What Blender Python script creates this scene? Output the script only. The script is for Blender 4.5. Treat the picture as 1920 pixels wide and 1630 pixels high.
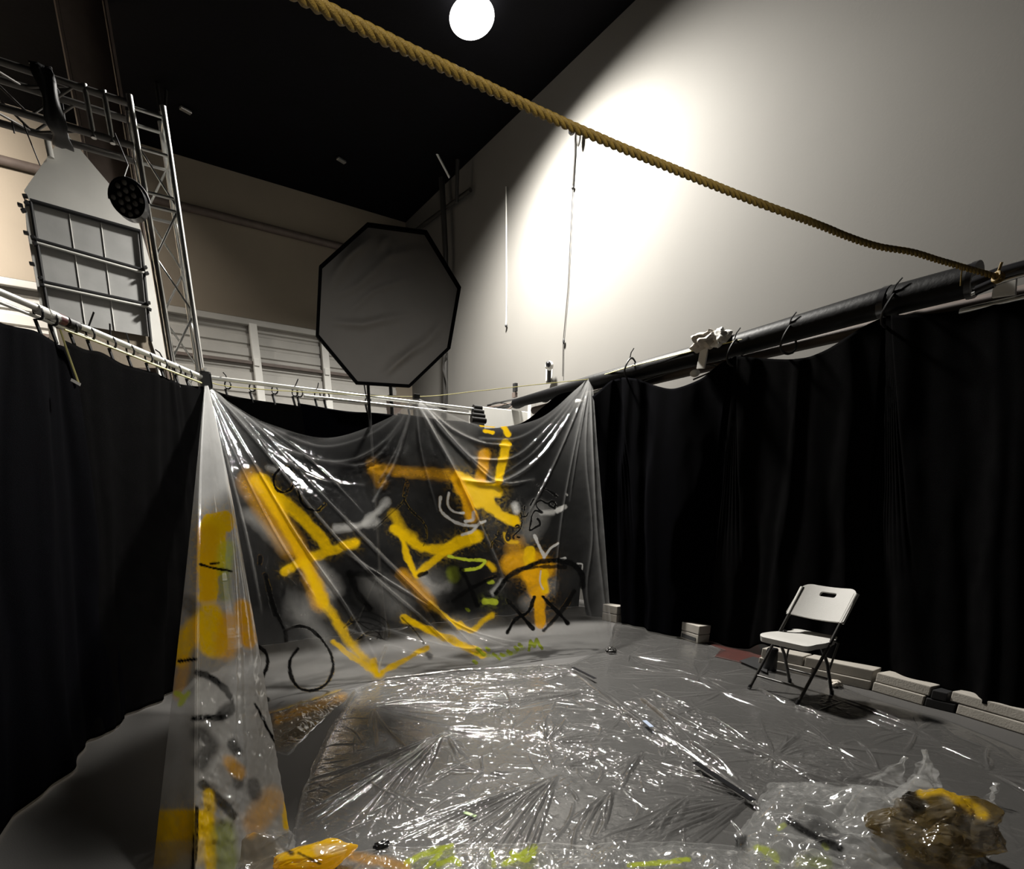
import bpy, bmesh, math, random
import numpy as np
from mathutils import Vector, Matrix, noise

S = bpy.context.scene
for o in list(bpy.data.objects): bpy.data.objects.remove(o, do_unlink=True)
COL = S.collection
random.seed(7); RNG = np.random.default_rng(11)

# ------------------------------------------------------------------ camera
# The photograph is the upper part of a taller frame: optical axis at (917, 1305) of 1920 x 1630.
FPX, CX, CY, H = 1027.0, 917.0, 1305.0, 1.42
yaw, pit = math.radians(33.3), math.radians(-18.8)
FW = np.array([math.sin(yaw)*math.cos(pit), math.cos(yaw)*math.cos(pit), math.sin(pit)])
RT = np.array([math.cos(yaw), -math.sin(yaw), 0.0])
UP = np.cross(RT, FW)
CAMP = np.array([0, 0, H])
cd = bpy.data.cameras.new('camera'); cam = bpy.data.objects.new('camera', cd); COL.objects.link(cam)
cam.matrix_world = Matrix(((RT[0], UP[0], -FW[0], 0), (RT[1], UP[1], -FW[1], 0), (RT[2], UP[2], -FW[2], H), (0, 0, 0, 1)))
cd.sensor_width = 36; cd.sensor_fit = 'HORIZONTAL'; cd.lens = FPX*36/1920
cd.shift_x = (960-CX)/1920; cd.shift_y = (CY-815)/1920
cd.clip_start = 0.05; cd.clip_end = 100
S.camera = cam

# ------------------------------------------------------------------ light and exposure
W = bpy.data.worlds.new('world'); S.world = W; W.use_nodes = True
W.node_tree.nodes['Background'].inputs[0].default_value = (0.6, 0.65, 0.8, 1)
W.node_tree.nodes['Background'].inputs[1].default_value = 0.0015
S.view_settings.view_transform = 'Standard'; S.view_settings.look = 'None'
S.view_settings.exposure = 0.0; S.view_settings.gamma = 1.0; S.view_settings.use_curve_mapping = False
LAMP = Vector((4.67, 7.48, 6.97)); LAXIS = Vector((-0.01, -0.17, -0.985)).normalized()
ld = bpy.data.lights.new('high_bay_light', 'AREA'); ld.shape = 'DISK'; ld.size = 0.75; ld.energy = 540
ld.color = (1.0, 0.965, 0.90); ld.spread = math.radians(160)
lo = bpy.data.objects.new('high_bay_light', ld); COL.objects.link(lo)
lo.location = LAMP; lo.rotation_euler = LAXIS.to_track_quat('-Z', 'Y').to_euler()
ls = bpy.data.lights.new('high_bay_wide_light', 'SPOT'); ls.energy = 3100; ls.spot_size = math.radians(156); ls.spot_blend = 0.6
ls.shadow_soft_size = 0.22; ls.color = (1.0, 0.965, 0.90)
lso = bpy.data.objects.new('high_bay_wide_light', ls); COL.objects.link(lso); lso.location = LAMP+LAXIS*.03; lso.rotation_euler = lo.rotation_euler
ln = bpy.data.lights.new('added_front_spot', 'SPOT'); ln.energy = 1500; ln.spot_size = math.radians(33); ln.spot_blend = 0.7  # unseen spot behind the camera, added to brighten the painted sheets
ln.shadow_soft_size = 0.25; ln.color = (1.0, 0.95, 0.88)
lno = bpy.data.objects.new('added_front_spot', ln); COL.objects.link(lno); lno.location = (0.2, -4.6, 4.0)
lno.rotation_euler = (Vector((1.9, 4.8, 0.75))-lno.location).to_track_quat('-Z', 'Y').to_euler()
ld2 = bpy.data.lights.new('added_wall_washer', 'AREA'); ld2.shape = 'DISK'; ld2.size = 0.42; ld2.energy = 500  # unseen light added out of frame to brighten the left back wall
ld2.color = (1.0, 0.93, 0.84); ld2.spread = math.radians(125)
lo2 = bpy.data.objects.new('added_wall_washer', ld2); COL.objects.link(lo2)
lo2.location = (-2.8, 10.2, 6.7); lo2.rotation_euler = Vector((.05, .85, -.55)).to_track_quat('-Z', 'Y').to_euler()

# ------------------------------------------------------------------ helpers: picture measurements to places
def ray(x, y): return FW + RT*(x-CX)/FPX - UP*(y-CY)/FPX
def dep(x, y, d): return CAMP + ray(x, y)*d
def pz(x, y, z=0.0): r = ray(x, y); return CAMP + r*(z-H)/r[2]
def pX(x, y, X): r = ray(x, y); return CAMP + r*X/r[0]
def pY(x, y, Y): r = ray(x, y); return CAMP + r*Y/r[1]
def pplane(x, y, P, n): r = ray(x, y); return CAMP + r*(np.dot(P-CAMP, n)/np.dot(r, n))
def topx(V):
    d = V-CAMP; w = d@FW
    return np.stack([CX+FPX*(d@RT)/w, CY-FPX*(d@UP)/w], -1)

# ------------------------------------------------------------------ materials
def newmat(name):
    m = bpy.data.materials.new(name); m.use_nodes = True; nt = m.node_tree; nt.nodes.clear()
    out = nt.nodes.new('ShaderNodeOutputMaterial'); return m, nt, out
def mat(name, col, rough=0.6, metal=0.0, var=0.12, scale=6.0, bump=0.0, bscale=60.0, spec=0.5, emit=None, col2=None):
    m, nt, out = newmat(name); N = nt.nodes; Lk = nt.links
    b = N.new('ShaderNodeBsdfPrincipled'); Lk.new(b.outputs[0], out.inputs[0])
    b.inputs['Roughness'].default_value = rough; b.inputs['Metallic'].default_value = metal
    b.inputs['Specular IOR Level'].default_value = spec
    tc = N.new('ShaderNodeTexCoord'); nz = N.new('ShaderNodeTexNoise'); nz.inputs['Scale'].default_value = scale
    nz.inputs['Detail'].default_value = 6; Lk.new(tc.outputs['Object'], nz.inputs['Vector'])
    r = N.new('ShaderNodeValToRGB'); r.color_ramp.elements[0].position = 0.3; r.color_ramp.elements[1].position = 0.7
    c2 = col2 or tuple(c*(1-var) for c in col)
    r.color_ramp.elements[0].color = (*c2, 1); r.color_ramp.elements[1].color = (*col, 1)
    Lk.new(nz.outputs[0], r.inputs[0]); Lk.new(r.outputs[0], b.inputs['Base Color'])
    if bump:
        n2 = N.new('ShaderNodeTexNoise'); n2.inputs['Scale'].default_value = bscale; n2.inputs['Detail'].default_value = 4
        Lk.new(tc.outputs['Object'], n2.inputs['Vector'])
        bp = N.new('ShaderNodeBump'); bp.inputs['Strength'].default_value = bump; bp.inputs['Distance'].default_value = 0.01
        Lk.new(n2.outputs[0], bp.inputs['Height']); Lk.new(bp.outputs[0], b.inputs['Normal'])
    if emit:
        b.inputs['Emission Color'].default_value = (*emit[0], 1); b.inputs['Emission Strength'].default_value = emit[1]
    return m
def film(name, haze=1.0, gloss=0.09, bscale=26.0, bstr=0.35, tint=(0.97, 0.97, 0.965), hcol=(0.75, 0.75, 0.74), f0=0.07, gz=0.8):
    m, nt, out = newmat(name); N = nt.nodes; Lk = nt.links
    tr = N.new('ShaderNodeBsdfTransparent'); tr.inputs[0].default_value = (*tint, 1)
    gl = N.new('ShaderNodeBsdfGlossy'); gl.inputs['Roughness'].default_value = gloss
    gl.inputs['Color'].default_value = (1, 1, 1, 1)
    df = N.new('ShaderNodeBsdfDiffuse'); df.inputs[0].default_value = (*hcol, 1)
    tl = N.new('ShaderNodeBsdfTranslucent'); tl.inputs[0].default_value = (*hcol, 1)
    hm = N.new('ShaderNodeMixShader'); hm.inputs[0].default_value = 0.5
    Lk.new(df.outputs[0], hm.inputs[1]); Lk.new(tl.outputs[0], hm.inputs[2])
    ah = N.new('ShaderNodeAttribute'); ah.attribute_name = 'haze'
    mu = N.new('ShaderNodeMath'); mu.operation = 'MULTIPLY'; mu.inputs[1].default_value = haze; mu.use_clamp = True
    Lk.new(ah.outputs['Fac'], mu.inputs[0])
    m1 = N.new('ShaderNodeMixShader'); Lk.new(mu.outputs[0], m1.inputs[0])
    Lk.new(tr.outputs[0], m1.inputs[1]); Lk.new(hm.outputs[0], m1.inputs[2])
    # paint sprayed on the film
    ap = N.new('ShaderNodeAttribute'); ap.attribute_name = 'paint'
    pd = N.new('ShaderNodeBsdfDiffuse'); pt = N.new('ShaderNodeBsdfTranslucent')
    Lk.new(ap.outputs['Color'], pd.inputs[0]); Lk.new(ap.outputs['Color'], pt.inputs[0])
    pm = N.new('ShaderNodeMixShader'); pm.inputs[0].default_value = 0.55
    Lk.new(pd.outputs[0], pm.inputs[1]); Lk.new(pt.outputs[0], pm.inputs[2])
    m2 = N.new('ShaderNodeMixShader'); Lk.new(ap.outputs['Alpha'], m2.inputs[0])
    Lk.new(m1.outputs[0], m2.inputs[1]); Lk.new(pm.outputs[0], m2.inputs[2])
    # gloss: two-sided film reflection growing at grazing angles
    tc = N.new('ShaderNodeTexCoord')
    nz = N.new('ShaderNodeTexNoise'); nz.inputs['Scale'].default_value = bscale; nz.inputs['Detail'].default_value = 5
    nz.inputs['Distortion'].default_value = 1.5
    Lk.new(tc.outputs['Object'], nz.inputs['Vector'])
    bp = N.new('ShaderNodeBump'); bp.inputs['Strength'].default_value = bstr; bp.inputs['Distance'].default_value = 0.012
    Lk.new(nz.outputs[0], bp.inputs['Height']); Lk.new(bp.outputs[0], gl.inputs['Normal'])
    lw = N.new('ShaderNodeLayerWeight'); lw.inputs[0].default_value = 0.5; Lk.new(bp.outputs[0], lw.inputs['Normal'])
    pw = N.new('ShaderNodeMath'); pw.operation = 'POWER'; pw.inputs[1].default_value = 3.6
    Lk.new(lw.outputs['Facing'], pw.inputs[0])
    ma = N.new('ShaderNodeMath'); ma.operation = 'MULTIPLY_ADD'; ma.inputs[1].default_value = gz; ma.inputs[2].default_value = f0
    ma.use_clamp = True; Lk.new(pw.outputs[0], ma.inputs[0])
    m3 = N.new('ShaderNodeMixShader'); Lk.new(ma.outputs[0], m3.inputs[0])
    Lk.new(m2.outputs[0], m3.inputs[1]); Lk.new(gl.outputs[0], m3.inputs[2]); Lk.new(m3.outputs[0], out.inputs[0])
    return m
M = {}
M['wall'] = mat('white_wall_paint', (0.150, 0.144, 0.132), 0.85, var=0.05, scale=1.3, bump=0.05, bscale=40)
M['wallb'] = mat('cream_wall_paint', (0.27, 0.228, 0.175), 0.85, var=0.14, scale=0.9, bump=0.12, bscale=30)
M['ceil'] = mat('black_ceiling_deck', (0.0010, 0.0009, 0.0022), 0.9, var=0.5, scale=3, bump=0.4, bscale=14, spec=0.12)
M['floor'] = mat('grey_concrete_floor', (0.066, 0.063, 0.060), 0.7, var=0.16, scale=1.6, bump=0.12, bscale=160)
M['cloth'] = mat('black_curtain_cloth', (0.0034, 0.0033, 0.0035), 0.95, var=0.3, scale=8, bump=0.5, bscale=350, spec=0.01)
M['navy'] = mat('navy_curtain_cloth', (0.0010, 0.0010, 0.0020), 0.95, var=0.3, scale=8, bump=0.5, bscale=350, spec=0.02)
M['blk'] = mat('matt_black', (0.012, 0.012, 0.013), 0.6, var=0.3)
M['rim'] = mat('black_velcro_rim', (0.003, 0.003, 0.0035), 0.9, var=0.3, spec=0.05)
M['gblk'] = mat('glossy_black_plastic', (0.012, 0.012, 0.014), 0.28, var=0.3)
M['alu'] = mat('bare_aluminium', (0.72, 0.72, 0.70), 0.32, 0.9, var=0.15, scale=14)
M['steelw'] = mat('white_painted_pipe', (0.78, 0.78, 0.75), 0.35, 0.35, var=0.12, scale=9)
M['tube'] = mat('black_tube', (0.002, 0.002, 0.0024), 0.5, var=0.3, scale=5, bump=0.2, bscale=30, spec=0.12)
M['brown'] = mat('brown_steel_paint', (0.13, 0.10, 0.085), 0.6, var=0.3)
M['white'] = mat('white_board', (0.72, 0.71, 0.67), 0.7, var=0.07, scale=5)
M['wmetal'] = mat('white_ribbed_door', (0.42, 0.405, 0.375), 0.55, var=0.12, scale=3)
M['grid'] = mat('grey_gauze_panel', (0.46, 0.46, 0.45), 0.8, var=0.15, scale=5)
M['diff'] = mat('softbox_diffusion_cloth', (0.15, 0.142, 0.13), 0.7, var=0.08, scale=3.5, bump=0.15, bscale=7)
M['chair'] = mat('white_moulded_plastic', (0.50, 0.49, 0.465), 0.5, var=0.03, bump=0.2, bscale=300)
M['leg'] = mat('dark_grey_powder_coat', (0.055, 0.053, 0.05), 0.35, 0.4, var=0.15)
M['block'] = mat('cream_foam_block', (0.36, 0.335, 0.295), 0.8, var=0.1, scale=7, bump=0.2, bscale=80)
M['red'] = mat('dark_red_wood', (0.055, 0.010, 0.006), 0.5, var=0.35, scale=8)
M['rope'] = mat('yellow_fibre_rope', (0.30, 0.195, 0.035), 0.55, var=0.35, scale=60, bump=0.4, bscale=300)
M['string'] = mat('thin_yellow_cord', (0.72, 0.66, 0.25), 0.6, var=0.15)
M['redtape'] = mat('dark_red_tape', (0.10, 0.012, 0.014), 0.5)
M['crump'] = mat('crumpled_beige_paper', (0.55, 0.50, 0.43), 0.7, var=0.25, scale=20)
M['film'] = film('clear_polythene', 0.85, gloss=0.06, bstr=0.10, f0=0.02, gz=0.45)
M['floorfilm'] = film('clear_polythene_on_floor', 1.0, gloss=0.07, bscale=40, bstr=0.16, f0=0.045, hcol=(0.20, 0.195, 0.19))  # dark haze colour puts the shade of the folds into the crease ridges
M['pile'] = film('crumpled_polythene', 1.0, gloss=0.08, bscale=22, bstr=0.04, f0=0.055)
M['acryl'] = mat('glowing_prismatic_acrylic', (0.9, 0.9, 0.9), 0.3, emit=((1, 0.97, 0.93), 6))
M['sidefilm'] = film('folded_polythene', 1.0, gloss=0.08, bscale=22, bstr=0.05, f0=0.04, gz=0.35)
M['lens'] = mat('lit_lamp_lens', (0.9, 0.9, 0.9), 0.3, emit=((1, 0.97, 0.92), 12))

# ------------------------------------------------------------------ object helpers
def tag(o, label=None, cat=None, group=None, kind=None):
    if label: o['label'] = label
    if cat: o['category'] = cat
    if group: o['group'] = group
    if kind: o['kind'] = kind
    return o
def thing(name, label, cat, loc=(0, 0, 0), group=None):
    o = bpy.data.objects.new(name, None); COL.objects.link(o); o.location = Vector([float(c) for c in loc]); o.empty_display_size = .1
    return tag(o, label, cat, group)
def link(name, me, m, parent=None):
    if m is not None: me.materials.append(m)
    o = bpy.data.objects.new(name, me); COL.objects.link(o)
    if parent is not None:
        o.parent = parent
        o.matrix_parent_inverse = Matrix.Translation(-Vector(parent.location))   # world coordinates in, parent offset out
    return o
def obj(name, bm, m, parent=None, smooth=False, angle=None):
    me = bpy.data.meshes.new(name); bmesh.ops.recalc_face_normals(bm, faces=bm.faces); bm.to_mesh(me); bm.free()
    if smooth:
        me.polygons.foreach_set('use_smooth', [True]*len(me.polygons))
        if angle: me.set_sharp_from_angle(angle=math.radians(angle))
    return link(name, me, m, parent)
def V(p): return Vector([float(c) for c in p])
def add_box(bm, c, s, rot=None, bev=0.0):
    g = bmesh.ops.create_cube(bm, size=1); vs = g['verts']
    mt = Matrix.Translation(V(c)) @ (rot.to_4x4() if rot is not None else Matrix()) @ Matrix.Diagonal((*s, 1))
    bmesh.ops.transform(bm, matrix=mt, verts=vs)
    if bev:
        es = list({e for v in vs for e in v.link_edges})
        bmesh.ops.bevel(bm, geom=es, offset=bev, segments=2, affect='EDGES', profile=0.6)
def add_tube(bm, pts, r, seg=10, cap=True):
    pts = [V(p) for p in pts]; rs = r if isinstance(r, (list, tuple)) else [r]*len(pts)
    rings = []; prev = None
    for i, p in enumerate(pts):
        t = (pts[min(i+1, len(pts)-1)]-pts[max(i-1, 0)]).normalized()
        if prev is None:
            a = Vector((0, 0, 1)) if abs(t.z) < 0.9 else Vector((1, 0, 0)); n = t.cross(a).normalized()
        else: n = (prev - t*prev.dot(t)).normalized()
        prev = n; b = t.cross(n)
        rings.append([bm.verts.new(p+(n*math.cos(2*math.pi*k/seg)+b*math.sin(2*math.pi*k/seg))*rs[i]) for k in range(seg)])
    for i in range(len(rings)-1):
        for k in range(seg): bm.faces.new((rings[i][k], rings[i][(k+1) % seg], rings[i+1][(k+1) % seg], rings[i+1][k]))
    if cap: bm.faces.new(rings[0][::-1]); bm.faces.new(rings[-1])
def tube(name, pts, r, m, parent=None, seg=10):
    bm = bmesh.new(); add_tube(bm, pts, r, seg); return obj(name, bm, m, parent, True, 50)
def box(name, c, s, m, parent=None, rot=None, bev=0.0):
    bm = bmesh.new(); add_box(bm, c, s, rot, bev); return obj(name, bm, m, parent)
def prism(name, pts, off, m, parent=None, bev=0.0):
    # polygon pts (3D) extruded by vector off
    bm = bmesh.new(); a = [bm.verts.new(V(p)) for p in pts]; b = [bm.verts.new(V(p)+V(off)) for p in pts]; n = len(a)
    bm.faces.new(a); bm.faces.new(b[::-1])
    for i in range(n): bm.faces.new((a[i], a[(i+1) % n], b[(i+1) % n], b[i]))
    if bev: bmesh.ops.bevel(bm, geom=list(bm.edges), offset=bev, segments=2, affect='EDGES')
    return obj(name, bm, m, parent)
def smooth_path(pts, n):
    P = np.array(pts, float); t = np.arange(len(P)); q = np.linspace(0, len(P)-1, n); out = []
    for u in q:
        i = min(int(u), len(P)-2); f = u-i
        p0, p1, p2, p3 = P[max(i-1, 0)], P[i], P[i+1], P[min(i+2, len(P)-1)]
        out.append(0.5*((2*p1)+(-p0+p2)*f+(2*p0-5*p1+4*p2-p3)*f*f+(-p0+3*p1-3*p2+p3)*f**3))
    return np.array(out)
def gridmesh(name, P, m, parent=None, keep=None, paint=None, haze=None, smooth=True):
    # P: (nv, nu, 3)
    nv, nu = P.shape[:2]; idx = np.arange(nv*nu).reshape(nv, nu)
    Fq = np.stack([idx[:-1, :-1], idx[:-1, 1:], idx[1:, 1:], idx[1:, :-1]], -1).reshape(-1, 4)
    V_ = P.reshape(-1, 3)
    if keep is not None:
        k = keep.reshape(-1); Fq = Fq[k[Fq].all(1)]
        used = np.zeros(len(V_), bool); used[Fq.reshape(-1)] = True
        mp = np.cumsum(used)-1; V_ = V_[used]; Fq = mp[Fq]
        if paint is not None: paint = paint.reshape(-1, 4)[used]
        if haze is not None: haze = haze.reshape(-1)[used]
    me = bpy.data.meshes.new(name); me.vertices.add(len(V_)); me.vertices.foreach_set('co', V_.astype(np.float32).reshape(-1))
    me.loops.add(Fq.size); me.loops.foreach_set('vertex_index', Fq.astype(np.int32).reshape(-1))
    me.polygons.add(len(Fq)); me.polygons.foreach_set('loop_start', (np.arange(len(Fq))*4).astype(np.int32))
    me.polygons.foreach_set('loop_total', np.full(len(Fq), 4, np.int32))
    me.update(calc_edges=True)
    if smooth: me.polygons.foreach_set('use_smooth', np.ones(len(Fq), bool))
    if paint is not None:
        a = me.attributes.new('paint', 'FLOAT_COLOR', 'POINT'); a.data.foreach_set('color', paint.astype(np.float32).reshape(-1))
    if haze is not None:
        a = me.attributes.new('haze', 'FLOAT', 'POINT'); a.data.foreach_set('value', haze.astype(np.float32).reshape(-1))
    return link(name, me, m, parent)
def vnoise(X, Y, sc, seed=0):
    # cheap vectorised value noise, 0..1
    x = X*sc+seed*17.3; y = Y*sc+seed*7.7
    xi = np.floor(x).astype(int); yi = np.floor(y).astype(int); fx = x-xi; fy = y-yi
    fx = fx*fx*(3-2*fx); fy = fy*fy*(3-2*fy)
    def h(a, b): 
        v = np.sin(a*127.1+b*311.7+seed*74.7)*43758.5453; return v-np.floor(v)
    return (h(xi, yi)*(1-fx)+h(xi+1, yi)*fx)*(1-fy)+(h(xi, yi+1)*(1-fx)+h(xi+1, yi+1)*fx)*fy
def fbm(X, Y, sc, seed=0, o=4):
    s = 0; a = .5
    for k in range(o): s = s+a*vnoise(X, Y, sc*2**k, seed+k); a *= .5
    return s
def crumple(X, Y, sc, seed, folds=7):
    # paper crumple: repeated mirror folding gives flat facets and sharp ridges
    r = np.random.default_rng(seed); x = X*sc+r.random()*9; y = Y*sc+r.random()*9; h = 0*X; amp = 1.0
    for k in range(folds):
        a = r.random()*math.pi; c, s = math.cos(a), math.sin(a); L = 1.0/(1+0.35*k)
        d = x*c+y*s+r.random()*3; tri = np.abs((d/L) % 2-1)
        h = h+amp*L*(tri-.5); amp *= 0.8
        x = x+0.35*tri*L*-s; y = y+0.35*tri*L*c
    return h
def segdist(px, py, poly):
    best = np.full(px.shape, 1e9); tt = np.zeros(px.shape); n = len(poly)-1
    for i in range(n):
        ax, ay = poly[i]; bx, by = poly[i+1]; dx, dy = bx-ax, by-ay; L2 = dx*dx+dy*dy+1e-9
        t = np.clip(((px-ax)*dx+(py-ay)*dy)/L2, 0, 1)
        d = np.hypot(px-(ax+t*dx), py-(ay+t*dy)); k = d < best
        best = np.where(k, d, best); tt = np.where(k, (i+t)/n, tt)
    return best, tt
YL = (1.0, 0.62, 0.006); OR = (0.92, 0.44, 0.006); BK = (0.006, 0.006, 0.006); WH = (0.62, 0.61, 0.58); LM = (0.62, 0.72, 0.05); GR = (0.30, 0.36, 0.02)
def paint_from(uv, strokes, seed=1, jit=0.16):
    # strokes: (colour, width, softness, alpha, polyline); uv are the sheet's flattened measurements
    x, y = uv[..., 0], uv[..., 1]; out = np.zeros(x.shape+(4,)); 
    n1 = fbm(x, y, 1/14., seed)-.5; n2 = fbm(x, y, 1/3.2, seed+5)-.5
    for col, w, soft, al, poly in strokes:
        P = np.array(poly, float); mg = w+soft*3+10
        box_ = (x > P[:, 0].min()-mg) & (x < P[:, 0].max()+mg) & (y > P[:, 1].min()-mg) & (y < P[:, 1].max()+mg)
        if not box_.any(): continue
        pl = [tuple(p) for p in P] if len(P) > 1 else [tuple(P[0]), (P[0][0]+.1, P[0][1])]
        d, _ = segdist(x[box_], y[box_], pl)
        d = d+n1[box_]*min(w*.6+soft, 9)+n2[box_]*min(w, 4)*jit*6*.5
        a = al*np.clip(1-(d-w/2)/max(soft, .6), 0, 1)
        if w >= 7: a = a*(1+.7*n2[box_]*np.clip((d/w)*2, .15, 1)); a = np.maximum(a, al*.4*np.exp(-np.clip(d-w/2, 0, 99)/(3+w*.22))*np.clip(n2[box_]*3+.35, 0, 1))
        a = a*(1+n1[box_]*(.5 if soft > 3 else .1)); a = np.clip(a, 0, 1)
        o = out[box_]; A = o[:, 3]
        na = a+A*(1-a); c = (np.array(col)[None]*a[:, None]+o[:, :3]*(A*(1-a))[:, None])/np.maximum(na, 1e-5)[:, None]
        o[:, :3] = c; o[:, 3] = na; out[box_] = o
    return out

# ------------------------------------------------------------------ the setting
WX, WY, CZ = 6.3, 12.8, 7.15
def plane_box(name, lo_, hi_, m):
    c = [(a+b)/2 for a, b in zip(lo_, hi_)]; s = [b-a for a, b in zip(lo_, hi_)]
    return tag(box(name, c, s, m), kind='structure')
plane_box('floor', (-11, -6, -.1), (WX+.2, WY+.2, 0), M['floor'])
plane_box('ceiling', (-11, -6, CZ), (WX+.2, WY+.2, CZ+.1), M['ceil'])
plane_box('wall_right', (WX, -6, 0), (WX+.2, WY+.2, CZ), M['wall'])
plane_box('wall_back', (-11, WY, 0), (WX, WY+.2, CZ), M['wallb'])
plane_box('wall_left', (-11.2, -6, 0), (-11, WY, CZ), M['wallb'])
plane_box('wall_front', (-11, -6.2, 0), (WX, -6, CZ), M['blk'])
# dark conduit along the back wall, ribbed sectional door with its posts
DY = WY-.25
a, b = pY(335, 385, WY-.06), pY(640, 464, WY-.06)
cz = (a[2]+b[2])/2
o = tag(tube('trim_1', [(a[0]-3, WY-.07, cz), (b[0]+3.0, WY-.07, cz)], .06, M['brown']), kind='structure')
dz = pY(480, 608, DY)[2]
door = tag(thing('door_1', None, None, (2.2, DY, 0)), kind='structure')
x0, x1 = -1.5, pY(745, 700, DY)[0]
bm = bmesh.new(); nx = 26
z = 0.02
prof = []
while z < dz:
    prof += [(z, 0), (z+.13, 0), (z+.15, .03), (z+.19, .03), (z+.21, 0)]; z += .21
vs = [[bm.verts.new((x, DY+.1+p[1], p[0])) for p in prof] for x in (x0, x1)]
for i in range(len(prof)-1): bm.faces.new((vs[0][i], vs[1][i], vs[1][i+1], vs[0][i+1]))
obj('ribbed_panel', bm, M['wmetal'], door)
box('top_rail', ((x0+x1)/2, DY+.05, dz+.02), (x1-x0, .12, .10), M['wmetal'], door, bev=.01)
zr = pY(500, 683, DY)[2]
box('seam_rail', ((x0+x1)/2, DY+.06, zr), (x1-x0, .07, .05), M['brown'], door)
for px_, py_ in ((480, 660), (612, 690)):
    X = pY(px_, py_, DY)[0]
    box('stile', (X, DY+.03, dz/2), (.14, .10, dz), M['white'], door, bev=.008)
for px_, py_ in ((481, 680), (613, 700)):
    P = pY(px_, py_, DY-.02); box('latch', (P[0], DY-.03, zr), (.10, .04, .12), M['white'], door, bev=.01)
# post at the door's right end
X = pY(737, 740, DY)[0]
tag(box('trim_2', (X, DY, 1.9), (.25, .2, 3.8), M['brown']), kind='structure')
# steel column rising to the ceiling
P = pY(172, 120, 9.8)
colm = thing('steel_column', 'brown steel column rising to the dark ceiling behind the lighting truss', 'column', (P[0], 9.8, 0))
for dx, wd, dd in ((-.23, .03, .30), (.23, .03, .30), (0, .44, .03)):
    box('flange' if dd > .1 else 'web', (P[0]+dx*1.08, 9.8, CZ/2), (wd, dd, CZ), M['brown'], colm)

# ------------------------------------------------------------------ high bay lamp
t = thing('high_bay_lamp', 'round high bay lamp glowing white under the black ceiling', 'ceiling lamp', LAMP)
bm = bmesh.new(); q = LAXIS.to_track_quat('-Z', 'Y').to_matrix().to_4x4(); segs = 40
prof = [(.03, .24), (.10, .24), (.13, .18), (.17, .12), (.24, .05), (.27, .0), (.262, .0), (.235, .05), (.16, .115), (.03, .13)]
rings = [[bm.verts.new(Matrix.Translation(LAMP) @ q @ Vector((r*math.cos(2*math.pi*k/segs), r*math.sin(2*math.pi*k/segs), z*.62+.02))) for k in range(segs)] for r, z in prof]
for i in range(len(rings)-1):
    for k in range(segs): bm.faces.new((rings[i][k], rings[i][(k+1) % segs], rings[i+1][(k+1) % segs], rings[i+1][k]))
obj('reflector', bm, M['acryl'], t, True, 40)
bm = bmesh.new(); g = bmesh.ops.create_uvsphere(bm, u_segments=24, v_segments=12, radius=.055)
bmesh.ops.transform(bm, matrix=Matrix.Translation(LAMP-LAXIS*.075), verts=bm.verts); obj('bulb', bm, M['lens'], t, True)
tube('hanging_rod', [LAMP-LAXIS*.15, (LAMP.x, LAMP.y, CZ)], .02, M['blk'], t)

# ------------------------------------------------------------------ lighting truss (tower and beam)
TY = 6.95
XA, XB = pY(285, 440, TY)[0], pY(344, 460, TY)[0]
zA, zB = pY(244, 194, TY)[2], pY(306, 215, TY)[2]
W_ = XB-XA; CR = .026
zt = zB
tower = thing('truss_tower', 'upright silver truss tower behind the corner of the black curtains', 'lighting truss', ((XA+XB)/2, TY, 0))
legs = [(XA, TY), (XB, TY), (XA, TY+W_), (XB, TY+W_)]
for x, y in legs: tube('chord', [(x, y, .02), (x, y, zt+.06)], CR, M['alu'], tower, 14)
def lace(parent, corners, z0, z1, step, r=.010):
    k = 0; z = z0
    while z < z1-step*.5:
        for i in range(4):
            a, b = corners[i], corners[(i+1) % 4]
            p, q_ = ((*a, z), (*b, z+step)) if k % 2 == 0 else ((*b, z), (*a, z+step))
            tube('brace', [p, q_], r, M['alu'], parent, 8)
        k += 1; z += step
lace(tower, [legs[0], legs[1], legs[3], legs[2]], 2.0, zt-.3, .42)
for z in (zt-.02, zt-.30, zt-.62, zt-.72):
    for i, j in ((0, 1), (2, 3), (0, 2), (1, 3)): tube('rung', [(*legs[i], z), (*legs[j], z)], .014, M['alu'], tower, 8)
box('base_plate', ((XA+XB)/2, TY+W_/2, .012), (.6, .6, .024), M['alu'], tower)
beam = thing('truss_beam', 'horizontal silver truss beam running left from the top of the tower', 'lighting truss', (XA-1.4, TY, zt))
zl = zt-.30*1.0; XL = XA-3.6
bc = [(TY, zt), (TY, zl), (TY+W_, zt), (TY+W_, zl)]
mg = mat('dulled_aluminium', (0.20, 0.19, 0.18), 0.45, 0.7)
for y, z in bc: tube('chord', [(XL, y, z), (XA-.03, y, z)], CR, mg, beam, 14)
x = XA-.4; k = 0
while x > XL:
    for (i, j) in ((0, 1), (2, 3), (0, 2), (1, 3)):
        (ya, za), (yb, zb) = bc[i], bc[j]
        if k % 2: ya, za, yb, zb = yb, zb, ya, za
        tube('brace', [(x, ya, za), (x-.36, yb, zb)], .010, mg, beam, 8)
    x -= .36; k += 1
for px_ in (168, 202):
    X = pY(px_, 215, TY)[0]; tube('bright_post', [(X, TY-.005, zl-.03), (X, TY-.005, zt+.03)], .022, M['alu'], beam)
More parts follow.
